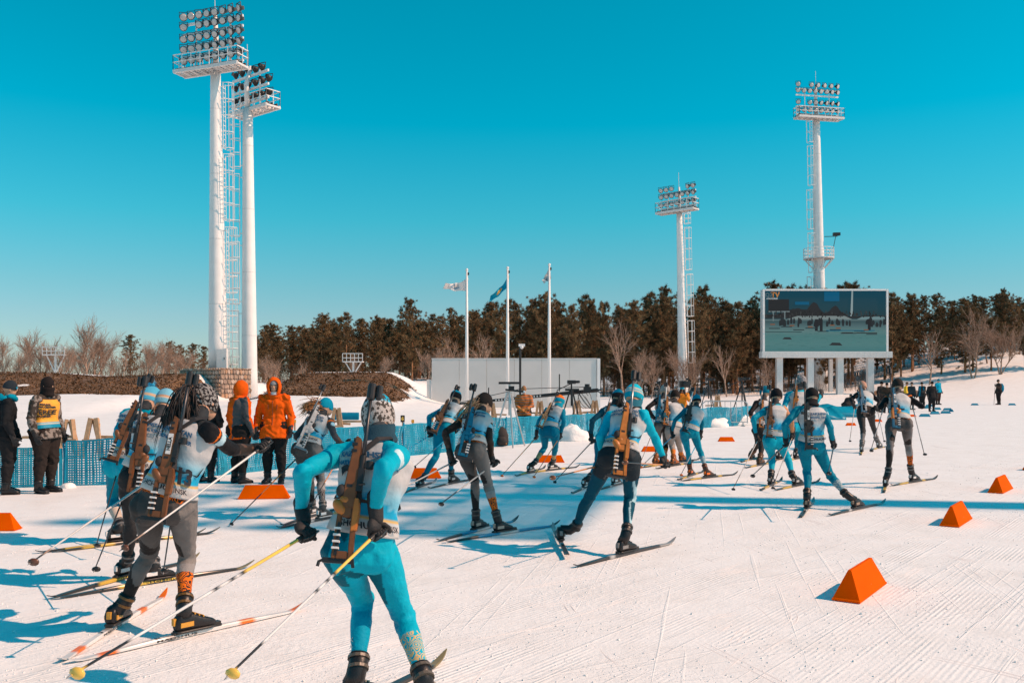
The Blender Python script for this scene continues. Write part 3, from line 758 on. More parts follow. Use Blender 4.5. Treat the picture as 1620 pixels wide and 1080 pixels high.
for i in range(42):
    q = X0-.2+(X1-X0+.4)*(i+.5)/42
    m = MB(); m.box((q, DS-.66, (Z0+ZB)/2), ((X1-X0+.4)/42-.04, .03, ZB-Z0-.12)); m.build('footer_panel', WHITE2, vs_root)
for u in (1233, 1282, 1329, 1377):
    q = P(u, 600, DS); g = gz(q.x, DS)
    m = MB(); m.box((q.x, DS+.1, (Z0+g-.3)/2), (.66, .6, Z0-g+.3)); m.build('leg', WHITE2, vs_root)
for u in (1314,):
    q = P(u, 600, DS+5); g = gz(q.x, DS+5)
    m = MB(); m.box((q.x, DS+5, (Z0+g)/2), (.4, .4, Z0-g)); m.build('rear_leg', WHITE2, vs_root)
# the picture on the display: flat coloured areas
sx0, sx1, sz0, sz1 = X0+fw, X1-.2, ZB+.02, Z1-.14
pic = MB(); lay = [0]
def spot(pts, col):
    lay[0] += 1; y = DS-.004-.0006*lay[0]
    pic.add([V((sx0+(sx1-sx0)*a, y, sz0+(sz1-sz0)*b)) for a, b in pts], [tuple(range(len(pts)))], col=col)
def sq(a, b, c, d, col): spot([(a, b), (c, b), (c, d), (a, d)], col)
rng = random.Random(3)
y = DS-.004
vs_ = []; cs_ = []
rowc = [(0, (.06, .19, .20)), (.12, (.085, .215, .215)), (.25, (.075, .20, .20)), (.34, (.11, .21, .21)), (.42, (.08, .15, .16)), (.55, (.02, .05, .06)), (.7, (.012, .055, .075)), (1, (.002, .055, .09))]
for b, c in rowc:
    for a in (0, 1): vs_.append(V((sx0+(sx1-sx0)*a, y, sz0+(sz1-sz0)*b))); cs_.append(c)
pic.v = [tuple(p) for p in vs_]; pic.c = cs_; pic.f = [(2*i, 2*i+1, 2*i+3, 2*i+2) for i in range(len(rowc)-1)]; pic.m = [0]*len(pic.f)
DK = (.022, .024, .026)
top = [(i/60, .60+.1*math.exp(-((i/60-.26)/.1)**2)+.2*math.exp(-((i/60-.41)/.05)**2)+.14*math.exp(-((i/60-.58)/.05)**2)+.02*rng.random()-.03*(i > 40)) for i in range(61)]
for i in range(60): spot([(i/60, .55), ((i+1)/60, .55), ((i+1)/60, top[i+1][1]), (i/60, top[i][1])], DK)
spot([(.18, .53), (.27, .585), (.66, .585), (.72, .53)], (.20, .25, .25)); spot([(.76, .53), (.80, .57), (.98, .575), (1, .53)], (.16, .26, .28))
sq(0, .505, 1, .53, (.10, .16, .17))
sq(.03, .66, .20, .86, (.018, .02, .022)); sq(.03, .65, .205, .665, (.2, .26, .27)); sq(.065, .5, .075, .65, (.15, .2, .21)); sq(.16, .5, .17, .65, (.15, .2, .21))
sq(.49, .83, .615, .985, (.0, .10, .20)); sq(.25, .77, .365, .82, (.0, .10, .20)); spot([(.705, .58), (.725, .58), (.728, 1), (.715, 1)], (.26, .34, .35))
for i in range(46):
    a = rng.choice((rng.uniform(.1, .3), rng.uniform(.32, .72), rng.uniform(.32, .72), rng.uniform(.84, 1))); b = rng.uniform(.40, .46); w = rng.uniform(.006, .012); h_ = rng.uniform(.07, .12)
    spot([(a-w, b), (a+w, b), (a+w*1.3, b+h_*.6), (a+w*.4, b+h_), (a-w*.6, b+h_), (a-w*1.2, b+h_*.5)], (.02, .025, .028))
for i in range(170):
    a = rng.random(); b = rng.uniform(.02, .34); w = rng.uniform(.01, .05); k = rng.uniform(.82, 1.14); sq(a*.95, b, min(1, a*.95+w), b+rng.uniform(.004, .012), (.07*k, .20*k, .20*k))
for i in range(120):
    a = rng.random()*.98; b = rng.uniform(.555, .64); k = rng.uniform(.4, 2.0); spot([(a, b), (a+.012, b), (a+.008, b+.03), (a+.003, b+.034)], (.024*k, .026*k, .026*k))
for a in (.42, .46, .855):
    sq(a-.012, .335, a+.012, .53, (.015, .017, .02))
for i in range(9): a = .03+.1*i; sq(a, .37-.012*i+.04*(i % 2), a+.09, .385-.012*i+.04*(i % 2), (.02, .035, .04))
sq(0, .315, .3, .325, (.02, .04, .045)); sq(.5, .335, .9, .35, (.0, .12, .2)); sq(.62, .29, .75, .305, DK); sq(.75, .295, .92, .31, DK)
for a, b in ((.22, .415), (.06, .435), (.37, .395), (.55, .42), (.60, .375), (.83, .345)): sq(a-.02, b, a+.02, b+.018, (.22, .09, .04))
for a, b, s_ in ((.18, .2, .04), (.58, .1, .055)): spot([(a-s_, b), (a+s_, b-.005), (a+s_*.6, b+s_*.75), (a-s_*.55, b+s_*.8)], (.025, .03, .033))
SCR = attr_mat('screen_face', .5, .05, 0); nb_ = SCR.node_tree.nodes['Principled BSDF']      # LED face: the picture is its own light
for l_ in list(nb_.inputs['Base Color'].links): SCR.node_tree.links.remove(l_)
nb_.inputs['Base Color'].default_value = (.012, .012, .013, 1); nb_.inputs['Emission Strength'].default_value = .8
SCR.node_tree.links.new(next(n_ for n_ in SCR.node_tree.nodes if n_.type == 'ATTRIBUTE').outputs['Color'], nb_.inputs['Emission Color'])
pic.build('display', SCR, vs_root, cols=True)
def lettering(parent, s, size, o, xd, yd, m, name='lettering', bold=0):
    vs, fs = text_mesh(s, size, bold); mb = MB(); mb.add([V(o)+xd*p.x+yd*p.y for p in vs], fs); return mb.build(name, m, parent)
ORG = mat('orange_print', (.62, .24, .05), .6)
lettering(vs_root, 'TV', .75, (sx0+(sx1-sx0)*.085, DS-.12, sz0+(sz1-sz0)*.93), V((1, 0, 0)), V((0, 0, 1)), ORG, bold=.03)
lettering(vs_root, 'QZ', .6, (sx0+(sx1-sx0)*.035, DS-.12, sz0+(sz1-sz0)*.93), V((1, 0, 0)), V((0, 0, 1)), mat('dim_print', (.10, .16, .18), .6), bold=.02)
lettering(vs_root, 'SCHUCHINSK', .2, (sx0+(sx1-sx0)*.06, DS-.12, sz0+(sz1-sz0)*.868), V((1, 0, 0)), V((0, 0, 1)), mat('white_print', (.6, .6, .6), .6), bold=.01)

# ------------------------------------------------------------------ small platforms behind the berms
def platform(u, v, D, label, w=2.4):
    b = P(u, v, D); g = gz(b.x, D); root = empty('viewing_platform', (b.x, D, g)); tag(root, label, 'platform')
    h_ = b.z-g; m = MB(); m.bar((0, 0, 0), (0, 0, h_), .14)
    for s_ in (-1, 1): m.bar((0, 0, h_*.3), (s_*w*.4, 0, h_), .08)
    m.build('post', WHITE2, root); m = MB(); m.box((0, 0, h_+.04), (w, .8, .08)); m.build('deck', WHITE2, root)
    m = MB()
    for zz in (.35, .7):
        m.bar((-w/2, -.38, h_+zz), (w/2, -.38, h_+zz), .06)
    for k in range(6): m.bar((-w/2+w*k/5, -.38, h_+.08), (-w/2+w*k/5, -.38, h_+.72), .05)
    m.build('railing', WHITE2, root)
platform(559, 573, 74, 'small white railed platform on a post above the grassy mound', 1.6)
platform(88, 562, 78, 'white railed platform among the birches beyond the first berm', 1.9)

# ------------------------------------------------------------------ course markers
ORANGE = mat('orange_plastic', (.95, .155, .0), .8, spec=.05, noise_amt=.08, noise_scale=5)
TEALP = mat('blue_plastic', (.0, .20, .33), .7, spec=.15, noise_amt=.08, noise_scale=5)
SCUFF = mat('scuff', (.55, .45, .40), .7)
thin_plastic(ORANGE, (.98, .14, .0), .38)
mk = MB(); Lb, Lt, Wb, H_ = .43, .32, .108, .225
top_r = .012
base = [(-Lb, -Wb), (Lb, -Wb), (Lb, Wb), (-Lb, Wb)]; topp = [(-Lt, -top_r), (Lt, -top_r), (Lt, top_r), (-Lt, top_r)]
mk.loft([[V((a, b, 0)) for a, b in base], [V((a, b, .012)) for a, b in base], [V((a*.975, b*.93, .02)) for a, b in base], [V((a, b, H_)) for a, b in topp]])
MARK = mk.mesh('course_marker'); MARK2 = MARK.copy(); MARK.materials.append(ORANGE); MARK2.materials.append(TEALP)
sc_ = MB()
for a, b in ((-.12, .3), (.08, .62), (.02, .22)):
    q = V((a, -Wb*.93*(1-b)-.003, .02+(H_-.02)*b)); t_ = V((0, .14, .215)).normalized()
    sc_.add([q, q+V((.03, 0, 0))+t_*.004, q+V((.026, 0, 0))+t_*.014, q+t_*.008], [(0, 1, 2, 3)])
SCM = sc_.mesh('scuff_mark'); SCM.materials.append(SCUFF)
GL = 'orange wedge-shaped course marker '
for u, v, az, lab in ((1361, 936, 55, GL+'standing in groomed corduroy, the largest'), (1513, 826, 54, GL+'between the largest one and the shadow stripe'), (1583, 776, 52, GL+'standing apart on the right edge of the course'),
                      (1640, 742, 40, GL+'last on the right edge, cut by the picture border'), (418, 788, 6, GL+'at the feet of the two orange jackets'), (-22, 838, 2, GL+'lying alone near the referee, cut by the picture border'),
                      (668, 756, 3, GL+'behind the blue racer by the net fence'), (872, 731, 0, GL+'behind the legs of the orange-hatted racer'), (1030, 714, 4, GL+'by the hand of the racer in dark shorts'),
                      (1149, 698, 2, GL+'out on open snow before the metal barrier'), (1346, 673, 0, GL+'by the pole of the black-sleeved racer'), (1388, 667, 0, GL+'between the two grey-legged racers'), (1443, 659, 0, GL+'near the blue markers'),
                      (1030, 1184, 60, GL+'of which only the tip enters the picture')):
    p = G(u, v); o = link('course_marker', MARK); k_ = {418: .83, -22: .83, 668: .76, 872: .64, 1030: .54, 1149: .54, 1346: .46, 1388: .46, 1443: .46}.get(u, .97); o.scale = (k_, k_, k_); o.location = (p.x, p.y, .006); o.rotation_euler = (0, 0, R(az)); tag(o, lab, 'marker', 'orange course markers')
    if v < 1000 and v > 750: link('scuff_mark', SCM, o)
for u, v, az in ((1463, 659, 0), (1479, 655, 10), (1467, 646, 0), (1482, 648, 5), (1496, 654, 0), (1499, 649, 0), (1505, 651, 80), (1542, 641, 0), (1601, 641, 0), (1470, 643, 5)):
    p = G(u, v); o = link('course_marker', MARK2); o.location = (p.x, p.y, .006); o.rotation_euler = (0, 0, R(az)); s_ = .62; o.scale = (s_, s_, s_)
    tag(o, 'blue wedge-shaped marker in the row '+('beyond the spectators' if u < 1520 else 'beside the lone man with a stick'), 'marker', 'blue course markers '+('beyond the spectators' if u < 1520 else 'by the lone man'))

# ------------------------------------------------------------------ net fence
NET = mat('blue_net', (.0, .27, .42), .5, noise_amt=.2, noise_scale=3)
NETD = mat('blue_post', (.0, .24, .40), .5)
fl = [(-60, 775), (102, 768), (218, 766), (345, 752), (480, 738), (640, 722), (735, 712), (800, 705), (930, 692), (1060, 680), (1205, 671)]
fp = [G(u, v) for u, v in fl]
fence_secs = [(0, 1), (1, 3), (3, 5), (5, 6), (6, 7), (7, 8), (8, 9), (9, 10)]
SECL = ['behind the referee', 'behind the trio of racers at the wooden trestles', 'behind the two orange jackets', 'in front of the number board', 'behind the long-haired racer in a black cap', 'in front of the plaid jacket and tripods', 'behind the orange-hatted racer', 'beside the metal barrier']
rng = random.Random(8)
for si, (i0, i1) in enumerate(fence_secs):
    pts = fp[i0:i1+1]; base = pts[0].copy(); root = empty('net_fence', base); tag(root, 'blue plastic net fence '+SECL[si], 'fence', 'sections of the blue net fence')
    hgt = .70 if si else .62
    path = []; 
    for a, b in zip(pts, pts[1:]):
        n_ = max(2, int((b-a).length/.036))
        path += [a.lerp(b, k/n_) for k in range(n_)]
    path.append(pts[-1]); acc = 0
    m = MB(); d0 = (pts[-1]-pts[0]).normalized(); nr = V((-d0.y, d0.x, 0)); nr_rows = 19
    wob = lambda k, t: nr*(.07*noise.noise(V((k*.05, t*2.5, si)))+.02*noise.noise(V((k*.35, t*9, si))))
    topv = lambda k: hgt*(1+.09*noise.noise(V((k*.018, si, 4)))-.12*abs(noise.noise(V((k*.06, si, 2)))))
    for layer in (0, 1):
        off = nr*(.05*layer)
        for k in range(0, len(path)-1):
            if layer == 1 and noise.noise(V((k*.03, si, 9))) < -.05: continue
            p = path[k]; h_ = topv(k); w = .024*rng.uniform(.7, 1.35); dd = (path[k+1]-p).normalized(); jit = dd*rng.gauss(0, .006)
            prev = None
            for j in range(6):
                t = j/5; q = p-base+V((0, 0, .01+h_*t))+wob(k, t)+off+jit
                cur = (q-dd*w/2, q+dd*w/2)
                if prev: m.add([prev[0], prev[1], cur[1], cur[0]], [(0, 1, 2, 3)])
                prev = cur
        st = 6
        for j in range(nr_rows):
            t = j/(nr_rows-1); w = .022 if 0 < j < nr_rows-1 else .03
            for k in range(0, len(path)-st, st):
                if layer == 1 and noise.noise(V((k*.03, si, 9))) < -.05: continue
                a = path[k]-base+V((0, 0, .01+topv(k)*t))+wob(k, t)+off-nr*.002; b = path[k+st]-base+V((0, 0, .01+topv(k+st)*t))+wob(k+st, t)+off-nr*.002
                m.add([a-V((0, 0, w/2)), b-V((0, 0, w/2)), b+V((0, 0, w/2)), a+V((0, 0, w/2))], [(0, 1, 2, 3)])
    o = m.build('net', NET, root); o['kind'] = 'stuff'
    m_ = len(path); 
    for k in range(0, m_, 69):
        q = path[k]-base; pm = MB(); pm.cyl(q+V((0, 0, -.1)), q+V((0, 0, hgt+.06))+V((rng.gauss(0, .015), 0, 0)), .016, 8); pm.build('post', NETD, root)

# ------------------------------------------------------------------ wooden trestles on the shooting side
WOOD = mat('raw_wood', (.46, .29, .17), .8, noise_amt=.25, noise_scale=12)
def trestle(u, v, D, h_, label, w=.9):
    h_ = P(u, v, D).z-gz(P(u, v, D).x, D)
    b = P(u, v, D); root = empty('wooden_trestle', (b.x, D, gz(b.x, D))); tag(root, label, 'trestle', None)
    for sx_ in (-1, 1):
        m = MB(); m.bar((sx_*.20, -.1, 0), (sx_*.06, 0, h_), .09, .07); m.build('leg', WOOD, root)
        if sx_ > 0:
            m = MB(); m.bar((.05, .35, 0), (.0, .05, h_*.95), .09, .07); m.build('leg', WOOD, root)
    m = MB(); m.bar((-.05-w, .2, h_*.5), (.05, .2, h_*.52), .09, .06); m.build('rail', WOOD, root)
    m = MB(); m.bar((-.2, -.08, h_*.45), (.2, -.08, h_*.45), .08, .05); m.build('cross_bar', WOOD, root)
trestle(110, 663, 20.5, 1.28, 'pair of raw wooden posts with a rail, right of the referee', 1.1)
trestle(148, 661, 20.0, 1.32, 'raw wooden trestle with splayed legs behind the blue racers', -.9)
trestle(533, 645, 26, 1.3, 'raw wooden board trestle behind the fair-haired racer', -.4)
trestle(717, 638, 34, 1.55, 'raw wooden trestle showing behind the blue racer at the panel', .5)
trestle(778, 637, 34, 1.55, 'raw wooden trestle between the black cap and the plaid jacket', -.6)
trestle(854, 634, 35, 1.7, 'raw wooden trestle right behind the plaid jacket', .6)
trestle(913, 633, 35, 1.7, 'raw wooden trestle under the middle of the long camera boom', -.5)
trestle(941, 633, 36, 1.7, 'raw wooden trestle at the thick end of the camera boom', .4)
trestle(1135, 625, 45, 1.6, 'raw wooden trestle beyond the metal barrier', .5)
# number boards and little boxes on the range
def board(u, v, D, w, h_, col, txt, label, tcol=(.8, .5, .1)):
    b = P(u, v, D); g = gz(b.x, D); root = empty('number_board', (b.x, D, g)); tag(root, label, 'board', None)
    z = b.z-g; m = MB(); m.box((0, 0, z), (w, .03, h_)); m.build('plate', mat('board_%s' % str(col), col, .6), root)
    m = MB(); m.bar((0, .03, 0), (0, .03, z), .04); m.build('stake', WOOD, root)
    if txt: lettering(root, txt, h_*.7, (0, -.02, z), V((1, 0, 0)), V((0, 0, 1)), mat('board_print', tcol, .6), bold=.01)
board(637, 662, 27, .12, .20, (.02, .02, .022), '6', 'small black board with number six on a stake above the net')
for u, v, lab in ((653, 666, 'next to the number six board'), (97, 675, 'beside the referee'), (156, 672, 'just right of the splayed trestle'), (155, 665, 'topmost right of the splayed trestle'), (466, 666, 'next to the orange jacket with the open hood'), (684, 661, 'behind the elbow of the blue racer at the panel')):
    board(u, v, 26, .08, .09, (.75, .33, .03), '', 'tiny orange lane tag '+lab)
b = P(547, 658, 27); root = empty('shooting_mat_roll', (b.x, 27, gz(b.x, 27))); tag(root, 'blue rolled mat on a low bench behind the fence', 'mat roll')
z = b.z-root.location.z
m = MB(); m.cyl((-.38, 0, z), (.38, 0, z), .11, 12); m.build('roll', TEALP, root, smooth=False)
m = MB(); m.box((.3, .1, z-.16), (1.9, .3, .05)); m.bar((-.5, .1, 0), (-.5, .1, z-.18), .05); m.bar((1.1, .1, 0), (1.1, .1, z-.18), .05); m.build('bench', WOOD, root)

# ------------------------------------------------------------------ tripods, camera boom, backpack, barriers
ALU = mat('aluminium', (.5, .5, .5), .35, metal=.6)
def tripod(u, v, D, h_, head, label, sp=.45, m0=BLACK):
    b = P(u, v, D); root = empty('tripod', (b.x, D, gz(b.x, D) if D > 30 else 0)); tag(root, label, 'tripod')
    for k in range(3):
        a = R(40+120*k); q = V((math.cos(a), math.sin(a), 0))
        m = MB(); m.tube([q*sp, q*sp*.5+V((0, 0, h_*.45)), q*.05+V((0, 0, h_*.86))], [.018, .024, .03], 6); m.build('leg', m0, root)
    m = MB(); m.cyl((0, 0, h_*.5), (0, 0, h_), .03, 8); m.build('column', m0, root)
    m = MB()
    if head == 'panel':
        m.box((0, 0, h_+.02), (.56, .08, .06)); m.bar((-.1, -.1, h_-.15), (.35, -.2, h_-.2), .05); m.box((.05, 0, h_-.12), (.14, .12, .12))
    else:
        m.box((0, 0, h_+.05), (.30, .22, .13)); m.cyl((.12, 0, h_+.05), (.28, -.1, h_+.06), .05, 10); m.bar((0, .1, h_), (-.5, .4, h_-.25), .03)
    m.build('head', BLACK, root)
    return root
tripod(806, 690, 23.6, 1.62, 'panel', 'aluminium tripod with flat black head in front of the net fence', .52, ALU)
tripod(904, 640, 33, 1.62, 'cam', 'black tripod under the middle of the camera boom', .5)
tripod(1121, 630, 44, 1.75, 'cam', 'black camera tripod left beyond the metal barrier', .55)
tripod(1174, 640, 37, 1.75, 'cam', 'tall black camera tripod between barrier and video screen', .55)
bx = empty('camera_boom', P(905, 640, 33.2)); bx.location.z = 0; tag(bx, 'long black camera boom balanced on a tripod', 'boom')
pa = P(712, 640, 36)-bx.location; pb = P(946, 617, 33)-bx.location
m = MB(); m.tube([pa, pa.lerp(pb, .5), pb], [.035, .07, .08], 6)
m.build('arm', BLACK, bx)
m = MB(); up_ = V((0, 0, .42))
m.tube([pa, pa.lerp(pb, .5)+up_*.8, pb+V((-.3, 0, .12))], .012, 4); m.build('stay_cable', BLACK, bx)
m = MB()
for k in range(16):
    q = pa.lerp(pb, .33+.02*k); m.box(q+V((0, -.08, 0)), (.05, .02, .06))
m.build('arm_hole', WHITE2, bx)
hp = P(905, 618, 33.2)-bx.location
m = MB(); m.box(hp+V((0, 0, .04)), (.5, .2, .08)); m.box(hp+V((.0, 0, -.08)), (.12, .12, .16)); m.build('pivot_head', BLACK, bx)
cb_ = P(929, 616, 33)-bx.location; m = MB(); m.box(cb_, (.26, .3, .2)); m.cyl(cb_+V((0, 0, .1)), cb_+V((0, 0, .2)), .09, 10); m.bar(cb_, cb_+V((.5, 0, -.02)), .06); m.bar(cb_+V((.3, -.1, 0)), cb_+V((.48, -.2, -.14)), .03)
m.build('remote_camera', BLACK, bx)
m = MB(); rr = random.Random(2)
for k in range(4):
    m.tube([cb_+V((-.1+.3*math.cos(a+k)*.8, -.1+.02*k, -.35+.33*math.sin(a+k*.4))) for a in [2*math.pi*i/14 for i in range(12+k)]], .01, 4)
m.build('cable', BLACK, bx)
m = MB(); q = P(885, 608, 33.4)-bx.location; m.cyl(q+V((0, 0, -.25)), q+V((0, 0, .38)), .022, 6); m.build('antenna', BLACK, bx)
m = MB(); q = P(773, 622, 34.5)-bx.location; m.cyl(q+V((0, 0, -.25)), q+V((0, 0, .22)), .022, 6); m.build('antenna', BLACK, bx)
# backpack against the net
b = G(793, 706); root = empty('backpack', (b.x, b.y, 0)); tag(root, 'black backpack leaning on the net fence beside the tripod', 'backpack')
BAGM = mat('bag_cloth', (.03, .026, .025), .8, bump=.4, bump_scale=14)
m = MB(); m.tube([V((0, 0, .03)), V((0, .02, .12)), V((0, .03, .3)), V((0, .07, .44)), V((0, .1, .5))], [(.17, .11), (.19, .13), (.18, .12), (.13, .09), (.05, .04)], 14, hint=V((0, 1, 0))); m.build('bag', BAGM, root, smooth=True)
m = MB(); m.tube([V((.02, -.1, .06)), V((.02, -.12, .16)), V((.02, -.1, .26))], [(.11, .05), (.12, .06), (.08, .03)], 12, hint=V((0, 1, 0))); m.build('pocket', BAGM, root, smooth=True)
m = MB(); m.box((.12, -.11, .08), (.05, .03, .03)); m.build('tag', ORG, root)
# snow piles against the net
def pile(u, v, w, d, h_, seed, label):
    c = G(u, v); m = MB(); n_ = 22; rings = []
    for i in range(12):
        t = i/11; rr_ = math.cos(t*math.pi/2)**.7 if t < 1 else 0
        ring = []
        for k in range(n_):
            a = 2*math.pi*k/n_; q = V((math.cos(a)*w*rr_, math.sin(a)*d*rr_, h_*math.sin(t*math.pi/2)))
            q *= 1+.22*noise.noise(V((q.x*3+seed, q.y*3, q.z*4)))+.16*noise.noise(V((q.x*9+seed, q.y*9, q.z*9)))
            q.z = max(q.z, 0)-.02*(t == 0); ring.append(q)
        rings.append(ring)
    m.loft(rings, cap=True); o = m.build('snow_pile', mat('pile_snow', (.84, .83, .82), .7, bump=.9, bump_scale=14), smooth=True); o.location = (c.x, c.y, -.01)
    tag(o, label, 'snow pile')
pile(906, 697, .50, .35, .42, 1, 'rounded heap of snow behind the orange-hatted racer')
pile(1158, 672, 1.15, .7, .42, 2, 'low snow heap at the foot of the metal barrier')
pile(1196, 671, .8, .7, .6, 3, 'snow heap where the net fence ends')
pile(1120, 675, .8, .5, .35, 4, 'snow heap at the left end of the metal barrier')
pile(106, 771, .12, .1, .08, 5, 'small lump of snow at the net fence post by the referee')
# steel crowd barrier
b = G(1147, 674); root = empty('crowd_barrier', (b.x, b.y, 0)); tag(root, 'steel crowd barrier in front of the blue net', 'barrier')
m = MB(); w = .85
m.tube([V((-w, 0, .12)), V((-w, 0, .86)), V((-w+.12, 0, .95)), V((w-.12, 0, .95)), V((w, 0, .86)), V((w, 0, .12))], .022, 6); m.bar((-w, 0, .16), (w, 0, .16), .035); m.build('frame', ALU, root)
for k in range(7):
    m = MB(); m.cyl((-w+2*w*(k+1)/8, 0, .16), (-w+2*w*(k+1)/8, 0, .94), .012, 6); m.build('bar', ALU, root)
for s_ in (-1, 1):
    m = MB(); m.bar((s_*w*.8, -.25, .02), (s_*w*.8, .25, .02), .04); m.bar((s_*w*.8, 0, .02), (s_*w*.8, 0, .16), .04); m.build('foot', ALU, root)
# blue padded mats lying beyond the racers
for u, v, w, lab in ((1322, 660, 1.9, 'blue padded mat draped in folds beside the crouching man'), (1296, 664, 1.2, 'blue padded mat behind the racer with the black hat')):
    c = G(u, v); m = MB(); n_ = 14; vs = []
    for i in range(n_+1):
        for j in range(7):
            s_, t = i/n_-.5, j/6; vs.append(V((s_*2*w*(1-.2*t), t*1.1, .12+.5*t*(1-.15*t)+.07*math.sin(s_*11+t*2)+.02*math.cos(s_*25))))
    low = [V((p.x, p.y, 0)) for p in vs]
    fs = [(i*7+j, (i+1)*7+j, (i+1)*7+j+1, i*7+j+1) for i in range(n_) for j in range(6)]
    m.add(vs, fs); N_ = len(vs)
    rim = [i*7 for i in range(n_+1)]
    m.add(low, [tuple(reversed(f)) for f in fs])
    for seq in ([i*7 for i in range(n_+1)], [i*7+6 for i in range(n_, -1, -1)], [j for j in range(6, -1, -1)], [n_*7+j for j in range(7)]):
        for a, b2 in zip(seq, seq[1:]): m.f.append((a, b2, b2+N_, a+N_)[::-1]); m.m.append(0)
    o = m.build('padded_mat', mat('mat_vinyl', (.0, .25, .38), .4, noise_amt=.15), smooth=True); o.location = (c.x, c.y, 0); tag(o, lab, 'mat')
# ================================================================== people
LEN = {('N', 'H'): .20, ('N', 'sa'): .185, ('N', 'sb'): .185, ('sa', 'sb'): .34, ('sa', 'ea'): .28, ('ea', 'wa'): .245, ('sb', 'eb'): .28, ('eb', 'wb'): .245,
       ('sa', 'ha'): .46, ('sb', 'hb'): .46, ('N', 'ha'): .52, ('N', 'hb'): .52, ('ha', 'hb'): .19, ('ha', 'ka'): .41, ('ka', 'fa'): .39, ('hb', 'kb'): .41, ('kb', 'fb'): .39,
       ('wa', 'ga'): .075, ('wb', 'gb'): .075}
HINT = dict(N=.12, H=.22, sa=.10, sb=.10, ha=-.08, hb=-.08, ea=.0, eb=.0, wa=.05, wb=.05, ga=.07, gb=.07, ka=.16, kb=.16)
def solve(J, soles, hint, scale=None):
    """joint pixels -> 3-D joints: feet stand on the snow, depths make the bones their usual length"""
    names = [k for k in J if k not in ('fa', 'fb')]
    fd = {'fa': G(*soles[0]).y-.05, 'fb': G(*soles[1]).y-.05}
    D = (fd['fa']+fd['fb'])/2
    hn = dict(HINT); hn.update(hint)
    x = np.array([D+hn[k] for k in names]+[1.0 if scale is None else scale]); prior = x.copy()
    wts = np.array([1/.22 if k not in hint else 1/.09 for k in names]+[1/.06 if scale is None else 1/.001])
    rays = {k: np.array(ray(*J[k])) for k in J}; cam_ = np.array(CAM)
    bones = [(a, b, l) for (a, b), l in LEN.items() if a in J and b in J]
    def pos(x):
        d = dict(zip(names, x)); d.update(fd)
        return {k: cam_+rays[k]*d[k] for k in J}
    def res(x):
        p = pos(x)
        return np.concatenate([[(np.linalg.norm(p[a]-p[b])-l*x[-1])/.025 for a, b, l in bones], (x-prior)*wts])
    for it in range(25):
        r = res(x); Jm = np.zeros((len(r), len(x)))
        for i in range(len(x)):
            y = x.copy(); y[i] += 1e-4; Jm[:, i] = (res(y)-r)/1e-4
        dx = np.linalg.lstsq(Jm.T@Jm+.05*np.eye(len(x)), -Jm.T@r, rcond=None)[0]
        x = x+np.clip(dx, -.15, .15)
    return {k: V(p) for k, p in pos(x).items()}, x[-1]

TORSO = [(-.17, .085, .075), (-.08, .150, .110), (.06, .166, .122), (.20, .152, .110), (.37, .128, .096), (.52, .136, .104), (.68, .155, .114), (.81, .160, .108), (.91, .122, .085), (.99, .062, .060)]
def torso_fn(J, s, face, girth=1.0, add=0.0):
    Pc = (J['ha']+J['hb'])/2; N = J['N']; ax0 = (J['hb']-J['ha']).normalized(); ax1 = (J['sb']-J['sa']).normalized()
    up = (N-Pc).normalized(); fwd = up.cross((ax0+ax1).normalized()).normalized()*face
    mid = (Pc+N)/2-fwd*.05*s
    def spine(t): return Pc*(1-t)**2+mid*(2*t*(1-t))+N*t*t if t >= 0 else Pc+(Pc-mid).normalized()*(-t)*(N-Pc).length
    def ring(t, th, extra=0.0):
        for i in range(len(TORSO)-1):
            if TORSO[i+1][0] >= t or i == len(TORSO)-2: break
        a, b = TORSO[i], TORSO[i+1]; f = min(1, max(0, (t-a[0])/(b[0]-a[0]))); f = f*f*(3-2*f)
        w = (a[1]+(b[1]-a[1])*f)*girth*s+add+extra; d = (a[2]+(b[2]-a[2])*f)*girth*s+add+extra
        tan = (spine(t+.02)-spine(t-.02)).normalized(); lat = ax0.lerp(ax1, min(1, max(0, t))); lat = (lat-tan*lat.dot(tan)).normalized()
        fw = tan.cross(lat)*face
        c, q = math.cos(th), math.sin(th); e = .85
        return spine(t)+lat*(w*math.copysign(abs(c)**e, c))+fw*(d*math.copysign(abs(q)**e, q))
    return ring, spine, fwd, up, ax1
def remesh(mb, voxel, smooth=3):
    me = mb.mesh('tmp'); o = bpy.data.objects.new('tmp', me); COL.objects.link(o)
    r = o.modifiers.new('r', 'REMESH'); r.mode = 'VOXEL'; r.voxel_size = voxel
    sm = o.modifiers.new('s', 'SMOOTH'); sm.iterations = smooth; sm.factor = .5
    dg = bpy.context.evaluated_depsgraph_get()
    out = bpy.data.meshes.new_from_object(o.evaluated_get(dg)); bpy.data.objects.remove(o); bpy.data.meshes.remove(me)
    return out
BN = ['head', 'neck', 'torso', 'uarm_a', 'uarm_b', 'farm_a', 'farm_b', 'thigh_a', 'thigh_b', 'shin_a', 'shin_b']
def head_axes(J, fwd, hy, hp):
    u = (J['H']-J['N']).normalized(); u = (u*.35+V((0, 0, .65))).normalized()
    f = Matrix.Rotation(R(hy), 3, 'Z') @ fwd; f = (f-u*f.dot(u)).normalized(); r = f.cross(u).normalized()
    q = Matrix.Rotation(R(hp), 3, r); return q @ f, q @ u, r
